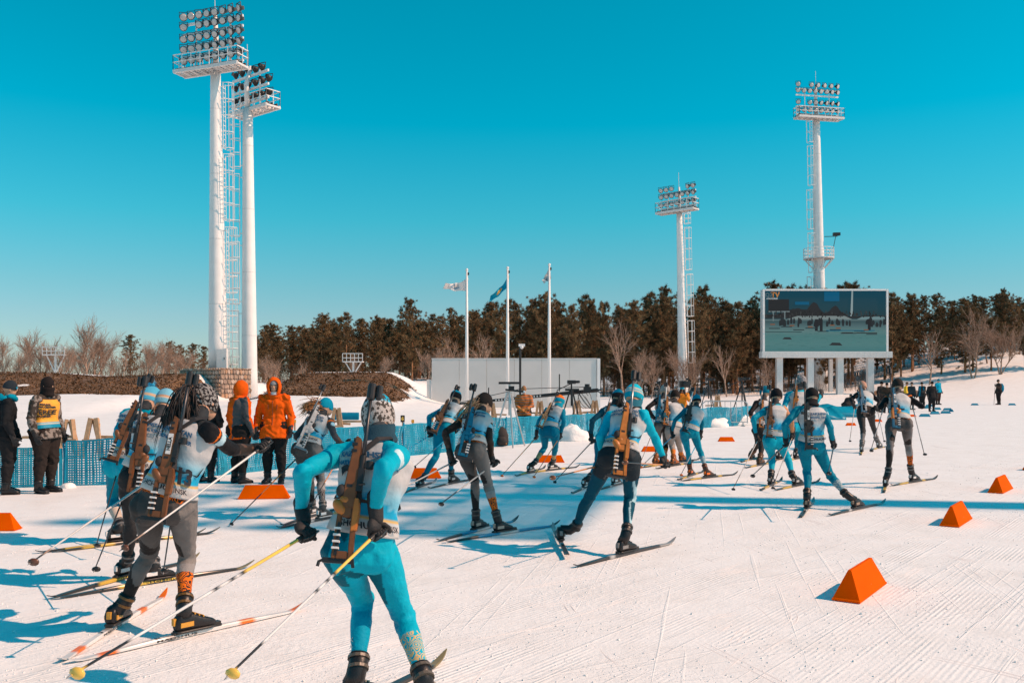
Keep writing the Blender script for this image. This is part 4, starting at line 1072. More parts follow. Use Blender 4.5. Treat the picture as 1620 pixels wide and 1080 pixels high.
def body_union(J, s, face, girth, armg, legg, head=True, hd=None, torso_add=0, legs=True, hem=None, hand=True):
    ring, spine, fwd, up, ax = torso_fn(J, s, face, girth)
    m = MB(); ts = [-.17, -.12, -.08, 0, .1, .2, .3, .4, .5, .6, .7, .78, .86, .92, .97, 1.0]
    if hem is not None: ts = [hem, hem+.03, hem*.5]+[t for t in ts if t > max(hem*.5, -.1)+.03]
    def rp(t, th):
        if hem is not None and t < .08: return ring(.08, th, torso_add+.012*(.08-t)/.3)+(spine(t)-spine(.08))
        return ring(t, th, torso_add)
    m.loft([[rp(t, 2*math.pi*k/20) for k in range(20)] for t in ts])
    for a in 'ab':
        m.tube([J['s'+a], J['s'+a].lerp(J['e'+a], .35), J['e'+a]], [.062*s*(1+(armg-1)*.6), .049*s*armg, .040*s*armg], 12, round_=True)
        m.tube([J['e'+a], J['e'+a].lerp(J['w'+a], .3), J['w'+a]], [.041*s*armg, .042*s*armg, .029*s*armg], 12, round_=True)
        m.tube([J['N']-up*.03, J['N'].lerp(J['s'+a], .5)-up*.015, J['s'+a]], [.05*s*girth, .058*s*girth, .058*s*(1+(armg-1)*.6)], 12, round_=True)
        if legs:
            out = (J['h'+a]-spine(0)).normalized()
            m.tube([J['h'+a]+up*.02, J['h'+a].lerp(J['k'+a], .3)+out*.008, J['h'+a].lerp(J['k'+a], .7), J['k'+a]], [.093*s*legg, .084*s*legg, .064*s*legg, .054*s*legg], 14, round_=True)
            back = -fwd*.014*s
            m.tube([J['k'+a], J['k'+a].lerp(J['f'+a], .3)+back, J['k'+a].lerp(J['f'+a], .65)+back*.4, J['k'+a].lerp(J['f'+a], .86)], [.052*s*legg, .055*s*legg, .041*s*legg, .034*s*legg], 12, round_=True)
            m.ell(J['h'+a]-fwd*.045*s-up*.015, (.09*s*legg, .085*s*legg, .10*s*legg))
    if head:
        f, u, r = hd; H = J['H']
        m.tube([J['N']-up*.04, J['N'].lerp(H, .7)], [.060*s, .050*s], 12, round_=True)
        m.ell(H+u*.012, (.074*s, .093*s, .104*s), (r, f, u)); m.ell(H+f*.030-u*.055, (.056*s, .060*s, .056*s), (r, f, u))
        m.ell(H+f*.097-u*.02, (.013*s, .018*s, .022*s), (r, f, u), 8, 6)
        for q in (-1, 1): m.ell(H+r*(.074*s*q)-u*.012, (.01, .022, .03), (r, f, u), 8, 6)
    return m, ring, spine, fwd, up, ax
def bones_of(J, s, fwd):
    b = [(0, J['H'], J['H']+V((0, 0, .01)), .1), (1, J['N'], J['N'].lerp(J['H'], .55), .05), (2, (J['ha']+J['hb'])/2, J['N'], .12)]
    for i, a in enumerate('ab'):
        b += [(3+i, J['s'+a], J['e'+a], .05), (5+i, J['e'+a], J['w'+a], .036), (7+i, J['h'+a], J['k'+a], .075), (9+i, J['k'+a], J['f'+a], .045)]
    return b
def paint_mesh(me, J, s, fwd, lat, cols, style=None, col2=None, pat_fn=None):
    n = len(me.vertices); co = np.empty(n*3, dtype=np.float32); me.vertices.foreach_get('co', co); co = co.reshape(-1, 3)
    best = np.full(n, 1e9); bn = np.zeros(n, int); tt = np.zeros(n); fo = np.zeros(n); la = np.zeros(n)
    F_, L_ = np.array(fwd), np.array(lat)
    for i, a, b, r in bones_of(J, s, fwd):
        a = np.array(a); d = np.array(b)-a; t = np.clip(((co-a)@d)/max(1e-9, d@d), 0, 1); q = a+t[:, None]*d; v = co-q
        dist = np.linalg.norm(v, axis=1)-r*s; k = dist < best
        best[k] = dist[k]; bn[k] = i; tt[k] = t[k]; fo[k] = (v@F_)[k]/(r*s); la[k] = (v@L_)[k]/(r*s)
    d2 = np.array(J['N'])-np.array((J['ha']+J['hb'])/2); d2 = d2/np.linalg.norm(d2); k = (bn == 2) & (((co-np.array(J['N']))@d2) > .012); bn[k] = 1
    base = np.array([cols.get(nm, cols.get(nm.split('_')[0], (.3, .3, .3))) for nm in BN], dtype=np.float32); c = base[bn]; pat = np.zeros(n, dtype=np.float32)
    if style: c, pat = style(c, pat, bn, tt, fo, la, co, cols)
    at = me.color_attributes.new('Col', 'FLOAT_COLOR', 'POINT'); at.data.foreach_set('color', np.concatenate([c, np.ones((n, 1))], 1).astype(np.float32).ravel())
    at = me.color_attributes.new('Col2', 'FLOAT_COLOR', 'POINT'); at.data.foreach_set('color', np.tile(np.array([*(col2 or (.5, .5, .5)), 1], dtype=np.float32), n))
    at = me.attributes.new('pat', 'FLOAT', 'POINT'); at.data.foreach_set('value', pat.astype(np.float32))
    # small folds in the cloth
    nr = np.empty(n*3, dtype=np.float32); me.vertices.foreach_get('normal', nr); nr = nr.reshape(-1, 3)
    amp = cols.get('fold', .0055)
    if amp:
        ph = np.sin(co[:, 0]*31+np.sin(co[:, 2]*23)*1.7)*np.sin(co[:, 2]*37+np.sin(co[:, 1]*29+co[:, 0]*17)*1.9)
        bend = np.where((bn >= 3), np.maximum(np.exp(-(tt/.16)**2), np.exp(-((1-tt)/.16)**2)), .45)
        rg = np.where(bn >= 3, np.sin(tt*78+2.2*fo+1.5*np.sin(la*2)), 0)*np.where(bn >= 3, np.exp(-((1-tt)/.13)**2)+np.exp(-(tt/.13)**2), 0)
        k = np.where(bn < 2, 0, amp*ph*(.35+bend)+amp*.55*rg); co = co+nr*k[:, None]
        me.vertices.foreach_set('co', co.astype(np.float32).ravel())
    me.polygons.foreach_set('use_smooth', [True]*len(me.polygons)); me.update()
SUIT = attr_mat('race_suit', .6, .10, .35, 34, 'ornament', 26)
CAMO = attr_mat('camouflage_cloth', .75, .2, .25, 40, 'camo', 16)
PLAID = attr_mat('striped_cloth', .75, .2, .25, 40, 'plaid', 32)
CLOTH = attr_mat('winter_cloth', .8, .08, .35, 26, 'camo', 8)
KNIT = attr_mat('knit', .85, .15, .3, 120, 'camo', 48)
BIBM = attr_mat('bib_cloth', .6, .3, .25, 30)
BOOTM = attr_mat('boot_shell', .4, .4, .1, 60)
GLOVEM = mat('glove_black', (.018, .018, .02), .7, bump=.3, bump_scale=60)
EYEM = mat('eye_dark', (.02, .015, .012), .2)
def mbuild(m, name, mt, root, smooth=True):
    top = root
    while top.parent: top = top.parent
    return m.build(name, mt, root, origin=top.location, smooth=smooth, cols=True)
def setpat(o, col2, val=1.0):
    me = o.data; n = len(me.vertices)
    at = me.color_attributes.new('Col2', 'FLOAT_COLOR', 'POINT'); at.data.foreach_set('color', np.tile(np.array([*col2, 1], dtype=np.float32), n))
    at = me.attributes.new('pat', 'FLOAT', 'POINT'); at.data.foreach_set('value', np.full(n, val, dtype=np.float32))

def glove(root, W, Gp, axis_, s=1.0, mt=None, side=1, name='glove'):
    m = MB(); f = (Gp-W).normalized(); p = (axis_-f*axis_.dot(f)*.35).normalized() if axis_ else f.cross(V((0, 1, 0))).normalized()
    w = (W-Gp); w = (w-p*w.dot(p)).normalized(); q = p.cross(w)*side
    m.tube([W-f*.05, W, W.lerp(Gp, .45)], [.038*s, .037*s, .034*s], 12, round_=True)
    if axis_:
        m.ell(Gp+w*.036+q*.006, (.026*s, .040*s, .045*s), (q, w, p))
        for i in range(4):
            off = (i-1.5)*.0215; rad = .027-.001*abs(i-1.2)
            pts = [Gp+p*off+(w*math.cos(a)+q*math.sin(a))*rad for a in [R(x) for x in (35, 80, 125, 175, 225, 270)]]
            m.tube(pts, [.0125, .0125, .012, .0115, .011, .0095], 7, round_=True)
        pts = [Gp+p*(.035+.012*i)+(w*math.cos(a)+q*math.sin(a))*(.030) for i, a in enumerate([R(x) for x in (10, -40, -85, -130)])]
        m.tube(pts, [.015, .0135, .0125, .011], 7, round_=True)
    else:
        m.ell(Gp-f*.01, (.016*s, .046*s, .042*s), (q, f, p))
        for i in range(4):
            b = Gp+f*.028+p*((i-1.5)*.021); ln = (.062, .072, .068, .052)[i]
            m.tube([b, b+f*ln*.5+q*.008, b+f*ln*.85+q*.028, b+f*ln*.9+q*.045], [.012, .0115, .011, .009], 7, round_=True)
        b = Gp-f*.02+p*.04; m.tube([b, b+p*.028+f*.02+q*.012, b+p*.034+f*.05+q*.03], [.015, .013, .010], 7, round_=True)
    return m.build(name, mt or GLOVEM, root, origin=root.location, smooth=True)

def boot(root, S, A, K, hd, c1, c2, c3, s=1.0, big=1.0):
    """S: middle of the sole, A: ankle, hd: heading; c1 shell, c2 trim, c3 sole"""
    m = MB(); up = V((0, 0, 1)); sd = hd.cross(up).normalized()
    def ring(y, w, z0, z1, e=.6):
        pts = []
        for k in range(14):
            a = 2*math.pi*k/14; c, q = math.cos(a), math.sin(a)
            pts.append(S+hd*y*s+sd*(w*s*math.copysign(abs(c)**e, c))+up*((z0+z1)/2*s+(z1-z0)/2*s*math.copysign(abs(q)**e, q)))
        return pts
    s *= .95
    prof = [(-.125, .022, .03, .075), (-.118, .034, .018, .10), (-.09, .038, .014, .125), (-.045, .038, .014, .13), (.0, .038, .014, .112), (.05, .042, .014, .088), (.10, .044, .014, .070), (.135, .036, .016, .056), (.155, .016, .02, .042)]
    m.loft([ring(y, w*big, a, b) for y, w, a, b in prof], col=c1)
    top = A.lerp(K, .25); an = S-hd*.06*s+up*.10*s
    m.tube([an, A+(an-A)*.35, A.lerp(K, .14), top], [.048*s*big, .050*s*big, .050*s*big, .051*s*big], 14, round_=False, col=c1)
    o = mbuild(m, 'boot', BOOTM, root)
    m = MB(); m.loft([ring(y, w*big+.003, .0, .018, .5) for y, w, _, _ in prof], col=c3); mbuild(m, 'sole', BOOTM, o)
    for q0, q1, rr in ((.18, .22, .0535), (.05, .09, .0505)):
        m = MB(); m.tube([A.lerp(K, q0), A.lerp(K, q1)], (rr+.003)*s*big, 14, col=tuple(x*.8+y*.2 for x, y in zip(c1, c2))); mbuild(m, 'strap', BOOTM, o, False)
    for y in (.0, .03, .06):
        m = MB(); m.bar(S+hd*y*s-sd*.03*s+up*(.112-y*.45)*s, S+hd*y*s+sd*.03*s+up*(.112-y*.45)*s, .008, .012, col=c2); mbuild(m, 'lace', BOOTM, o, False)
    rz_ = Matrix.Rotation(math.atan2(-hd.x, hd.y), 3, 'Z')
    for q in (-1, 1):
        m = MB(); m.box(S-hd*.06*s+sd*(.037*s*big*q)+up*.055*s, (.012, .09, .03), rz_, col=c2); mbuild(m, 'side_trim', BOOTM, o, False)
    m = MB(); m.box(S-hd*.128*s+up*.075*s, (.028, .02, .045), rz_, col=c2); mbuild(m, 'heel_tab', BOOTM, o, False)
    return o

def hat(root, H, ax, s, bands, name='hat', r=(.084, .104, .122), low=110, tilt=-16, mt=None, pom=None, bump_=.004):
    f, u, rt = ax; q = Matrix.Rotation(R(tilt), 3, rt); f2, u2 = q @ f, q @ u
    m = MB(); n = 20; rings = []; cols = []
    angs = [a_ for a_ in (4, 14, 26, 38, 50, 60, 68, 75, 82, 88, 93, 98) if a_ < low-2]; a0_ = angs[-1]; angs += [a0_+(low-a0_)*k/4 for k in range(1, 5)]
    for a in angs:
        rr = []
        for k in range(n):
            b = 2*math.pi*k/n; e = 1+bump_*6*noise.noise(V((math.cos(b)*3, math.sin(b)*3, a*.06)))
            rr.append(H+u2*.012+(rt*(r[0]*math.cos(b))+f2*(r[1]*math.sin(b)))*(math.sin(R(a))*s*e)+u2*(r[2]*math.cos(R(a))*s*e))
            cols.append(next((c for lim, c in bands if a <= lim), bands[-1][1]))
        rings.append(rr)
    rings.append([p+(H-p).normalized()*.012 for p in rings[-1]]); cols += cols[-n:]
    m.loft(list(reversed(rings)), cap=True); m.c = list(reversed([cols[i*n:(i+1)*n] for i in range(len(rings))])); m.c = [c for r_ in m.c for c in r_]
    o = mbuild(m, name, mt or KNIT, root)
    if pom:
        m = MB(); pr = random.Random(1); pc = H+u2*(.145*s)-f2*.03
        for k in range(260):
            d = V((pr.gauss(0, 1), pr.gauss(0, 1), pr.gauss(0, 1))).normalized(); t = d.cross(V((.3, .5, .8))).normalized()*.006
            m.add([pc-t, pc+t, pc+d*.055*s*pr.uniform(.8, 1.1)], [(0, 1, 2)], col=pom if pr.random() < .75 else (.6, .62, .62))
        m.ell(pc, (.036, .036, .036), col=pom); mbuild(m, 'pompom', KNIT, o, False)
    return o
def wrap(root, H, N, ax, s, col, name='neck_gaiter', z0=-.13, z1=-.02, r=(.078, .088)):
    f, u, rt = ax; m = MB(); rings = []
    for i in range(7):
        t = i/6; c = (H+u*(z0+(z1-z0)*t)*s+f*(.012*t)) if name != 'neck_gaiter' else N.lerp(H, -.05+.75*t)+f*.012*t; k = 1+.12*math.sin(t*9)*(1-t)
        rings.append([c+rt*(r[0]*s*k*math.cos(2*math.pi*j/18))+f*(r[1]*s*k*math.sin(2*math.pi*j/18)) for j in range(18)])
    m.loft(rings, col=col); return mbuild(m, name, KNIT, root)
def ponytail(root, p0, dirs, n, ln, col, spread=.02, seed=0, rad=.004, grav=.35):
    m = MB(); r = random.Random(seed)
    for i in range(n):
        p = p0+V((r.gauss(0, spread*.5), r.gauss(0, spread*.5), r.gauss(0, spread*.5))); d = (dirs+V((r.gauss(0, .14), r.gauss(0, .14), r.gauss(0, .14)))).normalized()
        pts = [p]; L_ = ln*r.uniform(.65, 1.1); cu = V((r.gauss(0, .12), r.gauss(0, .12), 0))
        for k in range(7):
            d = (d+V((0, 0, -grav))+cu).normalized(); pts.append(pts[-1]+d*L_/7)
        v = r.uniform(.55, 1.5); m.tube(pts, [rad, rad*1.3, rad*1.3, rad*1.2, rad, rad*.8, rad*.6, rad*.3], 4, cap=False, col=tuple(min(1, c*v) for c in col))
    return mbuild(m, 'hair', attr_mat('hair', .45, .4, 0), root)

# ---------------------------------------------------------------- skis, poles, rifles
SKIM = attr_mat('ski_topsheet', .3, .5, 0)
def ski(S, hd, cfn, label, group, lift=0, pitch=0, ln=1.0, texts=(), tcol=(.02, .02, .02)):
    m = MB(); n = 44; rings = []; cols = []
    for i in range(n+1):
        y = (-.80+1.70*i/n)*ln; t = i/n
        w = .0225*(1-.12*math.cos((t-.5)*5)) * (1 if t < .93 else max(.12, 1-((t-.93)/.07)**2*.85)) * (1 if t > .03 else .6+t*13)
        th = .007+.020*max(0, math.sin(math.pi*min(1, max(0, (t-.05)/.9))))**.8
        z = .004+(.055*((t-.90)/.10)**1.6 if t > .90 else 0)+(.02*((.05-t)/.05)**2 if t < .05 else 0)
        rings.append([V((-w, y, z)), V((w, y, z)), V((w, y, z+th*.7)), V((w*.8, y, z+th)), V((-w*.8, y, z+th)), V((-w, y, z+th*.7))])
        cols += [cfn(t)]*6
    m.loft(rings); m.c = cols
    az = math.atan2(-hd.x, hd.y)
    o = m.build('ski', SKIM, cols=True); o.location = S+V((0, 0, lift)); o.rotation_euler = (R(pitch), 0, az)
    tag(o, label, 'ski', group)
    b = MB(); b.box((0, .03, .036), (.045, .34, .014), col=(.02, .02, .02)); b.box((0, .17, .045), (.04, .05, .03), col=(.02, .02, .02)); b.box((0, -.09, .042), (.04, .08, .012), col=(.05, .05, .05))
    b.build('binding', SKIM, o, cols=True)
    for s_, size, y in texts:
        vs, fs = text_mesh(s_, size, .001); q = MB()
        q.add([V((.0228*(1 if True else 1)+.0006, y+p.x, .008+(p.y+size*.36)*.30)) for p in vs], fs); q.add([V((-p.y*.9, y+p.x, .0285)) for p in vs], fs); q.build('lettering', mat('ski_print_%s' % str(tcol), tcol, .4), o)
    return o
POLEMAT = attr_mat('pole_shaft', .3, .5, 0)
def sphere_hit(Gp, u, v, L, near):
    r = ray(u, v); d = r.normalized(); oc = CAM-Gp; b = oc.dot(d); c = oc.dot(oc)-L*L; q = b*b-c
    if q < 0: return CAM+d*(-b)
    return CAM+d*(-b-math.sqrt(q) if near else -b+math.sqrt(q))
def pole(Gp, tip, bands, bcol, label, group, rad=.0085):
    L = (tip-Gp).length; d = (tip-Gp).normalized(); root = empty('ski_pole', tip); tag(root, label, 'ski pole', group)
    m = MB(); n = 40; pts = [Gp+d*(L-.02)*(i/n) for i in range(n+1)]
    x, y, _ = frame(d); rings = []; cols = []
    for i, p in enumerate(pts):
        r_ = rad*(1-.45*i/n); c = next((c for lim, c in bands if i/n <= lim), bands[-1][1])
        rings.append([p+x*(r_*math.cos(k*math.pi/3))+y*(r_*math.sin(k*math.pi/3)) for k in range(6)]); cols += [c]*6
    m.loft(rings); m.c = cols; mbuild(m, 'shaft', POLEMAT, root)
    m = MB(); m.tube([Gp-d*.075, Gp-d*.05, Gp+d*.07], [.013, .0155, .0125], 8, round_=True, col=(.03, .03, .03)); mbuild(m, 'grip', POLEMAT, root)
    m = MB(); b = tip-d*.04; m.loft([[b+d*z+(x*math.cos(2*math.pi*k/10)*r_+y*math.sin(2*math.pi*k/10)*r_*.7)+x*r_*.3 for k in range(10)] for z, r_ in ((-.022, .010), (-.004, .030), (.006, .032), (.014, .012))], col=bcol); mbuild(m, 'basket', POLEMAT, root)
    m = MB(); m.tube([tip-d*.03, tip], [.005, .002], 5, col=(.3, .3, .3)); mbuild(m, 'tip', POLEMAT, root)
    m = MB(); w = Gp-d*.06; m.tube([w, w+x*.03-d*.01, Gp+x*.04+d*.03, Gp+x*.025+d*.06], .005, 5, col=(.03, .03, .03)); mbuild(m, 'strap', POLEMAT, root)
    return root
RM = {}
def rifle_meshes():
    def bx(*a):
        m = MB()
        for c, sz in a: m.box(c, sz)
        return m
    m = MB()
    for poly in ([(-.058, 0), (-.034, 0), (-.028, .30), (-.052, .30)], [(.028, .0), (.056, .0), (.046, .30), (.020, .30)], [(-.034, 0), (.028, 0), (.026, .045), (-.032, .045)], [(-.030, .245), (.022, .245), (.022, .31), (-.028, .31)]):
        m.prism(poly, -.018, .018, lambda a, b, c: V((a, -c, b)))
    RM['stock'] = m.mesh('stock')
    m = MB(); m.prism([(-.036, .30), (.030, .30), (.034, .40), (.030, .56), (.026, .72), (-.004, .74), (-.020, .60), (-.034, .44)], -.023, .023, lambda a, b, c: V((a, -c, b))); RM['forend'] = m.mesh('forend')
    m = MB(); m.ell((-.048, .008, .300), (.030, .026, .052), (V((.8, 0, .5)).normalized(), V((0, 1, 0)), V((-.5, 0, .8)).normalized())); m.ell((-.02, .0, .345), (.035, .027, .035)); RM['grip'] = m.mesh('grip', smooth=True)
    m = MB(); m.prism([(.026, .16), (.058, .17), (.062, .30), (.050, .36), (.026, .36)], -.026, .026, lambda a, b, c: V((a, -c, b))); RM['cheek_piece'] = m.mesh('cheek_piece')
    m = MB(); m.box((-.006, .0, 0), (.030, .0485, .018)); RM['forend_slot'] = m.mesh('forend_slot')
    m = MB(); m.cyl((.045, .012, .40), (.045, .012, .62), .0165, 10); m.box((.045, .012, .47), (.03, .034, .14)); m.cyl((.045, .03, .44), (.075, .05, .44), .007, 6); RM['receiver'] = m.mesh('receiver')
    m = MB(); m.tube([(.045, .012, .62), (.045, .012, .75), (.045, .012, 1.04)], [.0125, .0105, .0095], 10); RM['barrel'] = m.mesh('barrel', smooth=True)
    m = MB(); m.tube([(.045, .012, .97), (.045, .012, .98), (.045, .012, 1.065), (.045, .012, 1.075)], [.016, .024, .024, .018], 12); m.tube([(.088, .012, .975), (.088, .012, .985), (.088, .012, 1.055), (.088, .012, 1.065)], [.013, .019, .019, .014], 12); m.bar((.045, .012, 1.01), (.088, .012, 1.01), .014, .02); RM['foresight_cover'] = m.mesh('foresight_cover')
    m = MB(); m.box((.078, .012, .56), (.04, .03, .03)); m.cyl((.085, .012, .54), (.085, .012, .585), .02, 12); m.bar((.05, .012, .56), (.08, .012, .56), .016); RM['rear_sight'] = m.mesh('rear_sight')
    m = MB(); m.box((-.036, .004, .115), (.014, .034, .19)); RM['magazine_rack'] = m.mesh('magazine_rack')
    m = MB(); m.box((0, 0, 0), (.036, .026, .012)); RM['magazine'] = m.mesh('magazine')
    m = MB(); m.bar((-.10, 0, -.012), (.062, 0, -.010), .03, .018, hint=V((0, 1, 0))); m.tube([(-.10, 0, -.012), (-.118, 0, -.022), (-.122, 0, -.05)], .009, 6); m.bar((.055, 0, -.01), (.062, 0, -.045), .016); RM['butt_hook'] = m.mesh('butt_hook')
    m = MB(); m.box((.0, .0245, .53), (.032, .003, .15)); RM['label_plate'] = m.mesh('label_plate')
    m = MB(); m.ell((.0, -.022, .36), (.06, .028, .12)); m.ell((-.05, .0, .40), (.028, .03, .04)); RM['back_pad'] = m.mesh('back_pad', smooth=True)
    for nm in ('stock', 'forend', 'cheek_piece'):
        b = bmesh.new(); b.from_mesh(RM[nm]); bmesh.ops.bevel(b, geom=list(b.edges), offset=.0045, segments=2, affect='EDGES'); b.to_mesh(RM[nm]); b.free()
    for me in RM.values(): me.materials.append(BLACK)
rifle_meshes()
WOODS = {k: mat('rifle_'+k, c, .4, noise_amt=.25, noise_scale=14) for k, c in dict(orange=(.50, .165, .03), brown=(.175, .065, .022), dark=(.03, .024, .022), silver=(.50, .48, .47), blue=(.0, .12, .22), red=(.40, .10, .03), tan=(.36, .19, .085)).items()}
GUN = mat('gun_steel', (.06, .06, .065), .35, metal=.6); STEEL = mat('rifle_steel', (.28, .28, .29), .3, metal=.7); PLATE = mat('label_white', (.70, .69, .68), .5); PRN = mat('label_print', (.02, .02, .02), .6)
STRAP = mat('harness_webbing', (.025, .025, .028), .8); BLUEP = mat('label_blue', (.05, .35, .55), .5)
def place_rifle(J, s, tf, mz, bt, wood, label, group, grip=None, text='', hook=True, barrel=None, flip=1):
    ring, spine, fwd, up, ax = tf
    Pc = spine(0); N = J['N']
    pv = lambda q: HZ-(q.z-CH)/q.y*F
    v0, v1 = pv(Pc), pv(N); d0, d1 = Pc.y-.20*s, N.y-.165*s
    dep = lambda v: d0+(d1-d0)*min(1.25, max(-.25, (v-v0)/(v1-v0)))
    B = P(bt[0], bt[1], dep(bt[1])); M = P(mz[0], mz[1], dep(mz[1])+.04)
    Z = (M-B); L = Z.length; Z.normalize(); Y = V((0, -1, 0)); Y = (Y-Z*Y.dot(Z)).normalized(); X = Y.cross(Z)
    k = L/1.075
    root = empty('biathlon_rifle', B); tag(root, label, 'rifle', group)
    root.rotation_mode = 'QUATERNION'; rot = Matrix((X, Y, Z)).transposed()
    root.rotation_quaternion = rot.to_quaternion(); root.scale = (k*1.12*flip, k*1.1, k)
    def put(n, m, loc=None, par=None):
        o = link(n, RM[n], par or root); o.material_slots[0].link = 'OBJECT'; o.material_slots[0].material = m
        if loc: o.location = loc
        return o
    w = WOODS[wood]
    put('stock', w); put('forend', w); put('grip', WOODS[grip or wood]); put('cheek_piece', WOODS[grip or wood]); [put('forend_slot', BLACK, (0, 0, z_)) for z_ in (.43, .645, .685)]; put('receiver', BLACK); put('barrel', barrel or (STEEL if wood in ('silver', 'orange') else GUN)); put('foresight_cover', BLACK); put('rear_sight', BLACK)
    mr_ = put('magazine_rack', BLACK)
    for i in range(4): put('magazine', PLATE, (-.040, .018, .06+.038*i), mr_)
    if hook: put('butt_hook', BLACK if wood != 'silver' else STEEL)
    put('back_pad', STRAP)
    if text:
        lp = put('label_plate', PLATE); vs, fs = text_mesh(text, .034, .0012); q = MB(); q.add([V((p.y*flip, .0275, .53+p.x)) for p in vs], fs); q.build('lettering', PRN, lp)
    # carrying straps over the shoulders
    inv = (Matrix.Translation(B) @ rot.to_4x4() @ Matrix.Diagonal((k*1.12*flip, k*1.1, k, 1))).inverted()
    for a in 'ab':
        top = N.lerp(J['s'+a], .58)+up*.062*s-fwd*.01; fr = top+fwd*.10*s-up*.10*s; lo = ring(.42, math.pi if a == 'a' else 0, .02)
        pts = [B+Z*.62*k-Y*.02, (B+Z*.62*k).lerp(top, .6)+up*.03, top, fr, (fr+lo)/2+fwd*.05, lo, lo.lerp(B+Z*.36*k, .5)-fwd*.045*s, B+Z*.36*k-Y*.02]
        m = MB(); m.tube([inv @ p for p in pts], [(.016, .004)]*len(pts), 6, cap=True, hint=inv.to_3x3() @ fwd); m.build('carrying_strap', STRAP, root)
    return root

# ---------------------------------------------------------------- bib
def bib(root, tf, s, blue=True, seg=40, t0=.16, t1=.955, c_top=(.46, .47, .48), c_low=(.16, .48, .64)):
    ring, spine, fwd, up, ax = tf; m = MB(); nr = 34; rings = []; cols = []
    for i in range(nr+1):
        t = t0+(t1-t0)*i/nr; rr = []
        for k in range(seg):
            th = 2*math.pi*k/seg
            ex = .016*s+.006*s*math.sin(th*5+t*9)*(1-.4*t)*.8+.004*noise.noise(V((math.cos(th)*4, math.sin(th)*4, t*11)))
            if t > .72: ex += .010*s*max(0, math.cos(th)**2)*ss(.72, .85, t)*(1-ss(.9, .95, t))
            rr.append(ring(t, th, ex))
            f = (t-t0)/(t1-t0); mt_ = .25+.16*abs(noise.noise(V((th*2.2, 3, 0))))+.06*math.sin(th*3)
            if f < .045: c = (.55, .54, .53)
            elif f < .15: c = (.46, .52, .56) if f > .12 else (.50, .50, .50)
            elif f < .175: c = (.0, .20, .34)
            elif f < .20: c = (.62, .38, .08)
            elif f < mt_+.06: c = (.0, .34, .58) if blue else (.1, .3, .4)
            else:
                q = ss(.34, .62, f); c = tuple(a+(b-a)*q for a, b in zip(c_low, c_top))
            cols.append(c)
        rings.append(rr)
    rings.append([p+(spine(t1)-p)*.12 for p in rings[-1]]); cols += cols[-seg:]
    rings.insert(0, [p+(spine(t0)-p)*.10 for p in rings[0]]); cols = cols[:seg]+cols
    m.loft(rings, cap=False); m.c = cols; o = mbuild(m, 'bib', BIBM, root)
    return o
def bib_text(bo, root, tf, s, txt, size, t, th_c, mt, bold=.002):
    ring, spine, fwd, up, ax = tf; ln = (spine(1)-spine(0)).length; vs, fs = text_mesh(txt, size, bold); m = MB()
    rad = .145*s
    m.add([ring(t+p.y/ln, th_c+p.x/rad, .029*s) for p in vs], fs)
    o = m.build('lettering', mt, bo, origin=root.location)
    return o
PRB = mat('bib_print_blue', (.02, .10, .20), .6); PRK = mat('bib_print_black', (.02, .022, .03), .6)
CY, CY2, TL, DKT, BLK, GRY, DGR, ORN, WHT, SKN = (.0, .37, .51), (.0, .12, .175), (.0, .23, .34), (.01, .075, .11), (.012, .012, .014), (.15, .142, .138), (.025, .023, .023), (.78, .16, .012), (.66, .66, .66), (.52, .30, .20)
GOLD = (.62, .42, .20); YEL = (.85, .55, .10)
def M3(c, k, v): c[k] = np.array(v, dtype=np.float32)
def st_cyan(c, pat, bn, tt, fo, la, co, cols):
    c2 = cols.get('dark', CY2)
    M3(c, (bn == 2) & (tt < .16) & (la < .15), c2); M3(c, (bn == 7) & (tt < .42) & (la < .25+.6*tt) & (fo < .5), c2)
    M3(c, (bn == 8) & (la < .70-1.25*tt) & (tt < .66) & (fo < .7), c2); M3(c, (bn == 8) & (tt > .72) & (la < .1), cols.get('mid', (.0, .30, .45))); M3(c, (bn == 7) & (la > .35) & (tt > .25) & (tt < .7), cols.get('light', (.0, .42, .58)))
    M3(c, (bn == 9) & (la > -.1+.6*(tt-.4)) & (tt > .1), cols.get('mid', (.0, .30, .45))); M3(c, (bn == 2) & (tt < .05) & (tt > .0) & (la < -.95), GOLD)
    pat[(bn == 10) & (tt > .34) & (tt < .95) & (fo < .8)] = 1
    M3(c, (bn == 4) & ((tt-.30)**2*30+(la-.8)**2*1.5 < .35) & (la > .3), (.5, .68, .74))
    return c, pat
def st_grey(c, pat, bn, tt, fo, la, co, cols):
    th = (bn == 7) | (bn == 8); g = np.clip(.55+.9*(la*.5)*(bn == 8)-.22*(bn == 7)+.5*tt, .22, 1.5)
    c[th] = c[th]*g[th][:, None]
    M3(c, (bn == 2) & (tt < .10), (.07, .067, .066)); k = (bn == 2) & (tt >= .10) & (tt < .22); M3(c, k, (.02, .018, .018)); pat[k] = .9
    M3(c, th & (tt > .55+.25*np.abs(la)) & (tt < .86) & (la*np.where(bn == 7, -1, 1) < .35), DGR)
    M3(c, (bn == 9) & (tt > .25+.3*la), DGR); M3(c, (bn == 10) & (tt > .18) & (tt < .38), (.26, .25, .25))
    k = (bn == 10) & (tt > .38) & (tt < .93); M3(c, k, (.03, .025, .025)); pat[k] = 1
    M3(c, ((bn == 3) | (bn == 4)) & (tt > .09) & (tt < .16) & (fo < .3), ORN); M3(c, (bn == 4) & ((tt-.33)**2*30+(la-.7)**2*1.5 < .35) & (la > .2), (.45, .66, .74))
    n_ = np.sin(co[:, 0]*70)*np.sin(co[:, 2]*63+co[:, 1]*50) > .45; M3(c, ((bn == 5) | (bn == 6)) & n_, (.10, .06, .045))
    return c, pat
